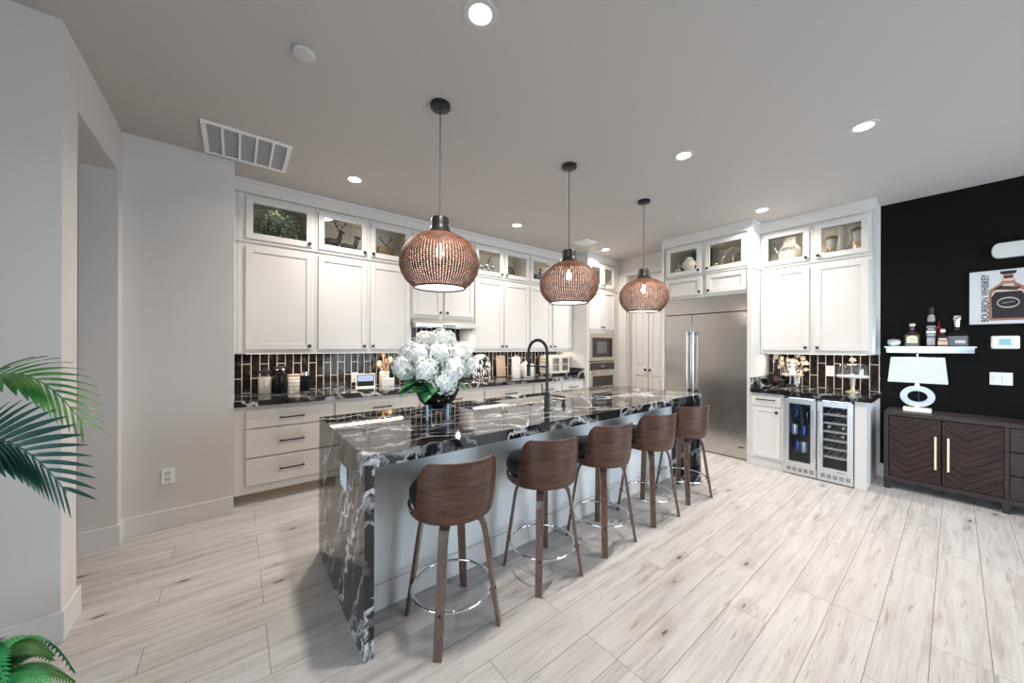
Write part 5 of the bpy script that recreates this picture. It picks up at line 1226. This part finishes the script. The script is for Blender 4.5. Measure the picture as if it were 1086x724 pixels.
for yy, sc_, lb in ((-3.57, 1.0, 'gold and frosted glass jar on the left behind the rightmost glass door'), (-3.79, 1.2, 'larger gold and frosted glass jar at the right edge behind glass')):
    t = thing('gold_jar', lb, 'jar', (5.22, yy, DZ), RZ); s = sc_
    MB().lathe([(.03*s, 0), (.058*s, .02), (.066*s, .06*s+.03), (.045*s, .11*s+.03)], n=28).build('bowl', M_champ, t, smooth=True)
    MB().lathe([(.043*s, .11*s+.03), (.04*s, .16*s+.04), (.043*s, .19*s+.05)], n=28).build('neck', M_frost, t, smooth=True); MB().lathe([(.05*s, .19*s+.05), (.052*s, .2*s+.06), (.03*s, .21*s+.065), (0, .215*s+.07)], n=28, cap=False).build('lid', mat('dark_gold', (.22, .15, .07), .4, .6), t, smooth=True)
t = thing('glass_pitcher', 'clear glass pitcher between the two gold jars', 'pitcher', (5.125, -3.665, DZ), RZ)
MB().lathe([(.03, 0), (.042, .02), (.045, .1), (.028, .2), (.026, .24), (.034, .32), (.036, .34)], n=28).build('glass', mat('silvered_glass', (.55, .52, .46), .15, .2, alpha=.6), t, smooth=True)
MB().tube([(.03, 0, .30), (.07, 0, .28), (.075, 0, .18), (.045, 0, .10)], .006, 8).build('handle', M_frost, t, smooth=True)

# ------------------------------------------------------------ plants at the left edge
def palm():
    PXc, PYc = -1.147, -2.232
    t = thing('potted_palm', 'potted areca palm whose long fronds enter at the left edge', 'plant', (PXc, PYc, 0))
    MB().lathe([(.13, 0), (.17, .02), (.19, .30), (.2, .33), (.185, .33), (.175, .28), (0, .28)], n=36, cap=False).build('pot', mat('planter_grey', (.3, .3, .3), .5), t, smooth=True)
    MB().lathe([(0, .285), (.172, .285)], n=24, cap=False).build('soil', mat('soil', (.04, .03, .02), .9), t)
    Ml = mat('palm_green_daylit', (.07, .22, .05), .38); Mt = mat('palm_green_dark', (.015, .075, .06), .33)  # paler copy puts daylight into the colour of the upper frond
    for mm, c0, c1 in ((Ml, (.03, .16, .04), (.14, .30, .08)), (Mt, (.008, .045, .045), (.03, .10, .075))):
        g = G(mm); g.base(g.ramp(g.noise(g.coord('Object', (4, 4, 4)), 3, 3), (.35, c0), (.65, c1)))
    def frond(az, L, h0, h1, htip, mm, nl=26, ll=.30, wl=.0085, arch_=1.0, roll=0, drp=.4):
        b = MB(); a = R(az); d = Vector((cos(a), sin(a), 0)); sd = Vector((-sin(a)*cos(R(roll)), cos(a)*cos(R(roll)), sin(R(roll))))
        def sp_(s):
            z = h0*(1-s)**2+2*h1*s*(1-s)+htip*s*s; return d*(L*s)+Vector((0, 0, z))
        pts = [sp_(i/24) for i in range(25)]; b.tube(pts, [.006*(1-.75*i/24) for i in range(25)], 6)
        for i in range(nl):
            s = .30+.70*(i+.5)/nl; p = sp_(s); tg = (sp_(min(1, s+.02))-sp_(s-.02)).normalized()
            for q in (-1, 1):
                up = tg.cross(sd*q); fw = .75+1.6*max(0, s-.5); dr = (tg*fw+sd*q*(1.0-.3*s)+Vector((0, 0, 1))*(.28-.1*s)).normalized()
                l_ = ll*(.35+.65*math.sin(pi*min(1, (s-.22)/.80)))*.9; prev = None; N = 6; wv_ = wl*(1.15 if s < .8 else .8)
                nrm = dr
                for k in range(N+1):
                    u = k/N; c = p+dr*l_*u-Vector((0, 0, 1))*(drp*l_*u*u); w_ = wv_*math.sin(pi*(.12+.86*u))**.7
                    A = [b.bm.verts.new(c+tg*w_+nrm*0), b.bm.verts.new(c-Vector((0, 0, .002))), b.bm.verts.new(c-tg*w_)]
                    if prev: b.bm.faces.new((prev[0], prev[1], A[1], A[0])); b.bm.faces.new((prev[1], prev[2], A[2], A[1]))
                    prev = A
        b.build('frond', mm, t, smooth='all')
    frond(-38, .77, .30, 1.47, .93, Mt, 22, .22, .0155, roll=66, drp=.16); frond(-31, .72, .30, 1.72, 1.13, Ml, 20, .18, .014, roll=40, drp=.3)
    for az, L, hh, ht, mm in ((195, .55, 1.6, 1.1, Mt), (225, .6, 1.5, 1.0, Ml), (255, .55, 1.8, 1.15, Mt)): frond(az, L, .30, hh, ht, mm, 20, .26)
palm()
def fern():
    t = thing('potted_fern', 'bushy bright green fern at the bottom left corner', 'plant', (-.80, -2.555, 0))
    MB().lathe([(.09, 0), (.11, .01), (.125, .20), (.13, .22), (.118, .22), (.11, .19), (0, .19)], n=32, cap=False).build('pot', mat('fern_pot', (.22, .2, .18), .6), t, smooth=True)
    mm = [mat('fern_light', (.05, .34, .10), .4), mat('fern_dark', (.03, .12, .02), .5)]
    g = G(mm[0]); g.base(g.ramp(g.noise(g.coord('Object', (1, 1, 1)), 9, 3), (.35, (.015, .20, .07)), (.65, (.07, .42, .12))))
    random.seed(11)
    for k in range(26):
        az = k*137.5; L = random.uniform(.14, .27); b = MB(); a = R(az); d = Vector((cos(a), sin(a), 0)); sd = Vector((-sin(a), cos(a), 0)); hz = random.uniform(.34, .52); he = random.uniform(.16, .36)
        sp_ = lambda s: d*(L*s)+Vector((0, 0, .20*(1-s)**2+2*hz*s*(1-s)*1.25+he*s*s))
        pts = [sp_(i/12) for i in range(13)]; b.tube(pts, .0028, 5)
        for i in range(26):
            s = .18+.82*i/26; p = sp_(s); tg = (sp_(s+.02)-sp_(s-.02)).normalized(); l_ = .058*math.sin(pi*(.12+.85*s))**.7
            for q in (-1, 1):
                e = (sd*q+tg*.45).normalized(); b.poly([p-tg*.004, p+e*l_*.5-tg*.007-Vector((0, 0, .004)), p+e*l_-Vector((0, 0, .014)), p+e*l_*.5+tg*.006-Vector((0, 0, .004)), p+tg*.004])
        b.build('frond', mm[0] if k % 3 else mm[1], t)
fern()
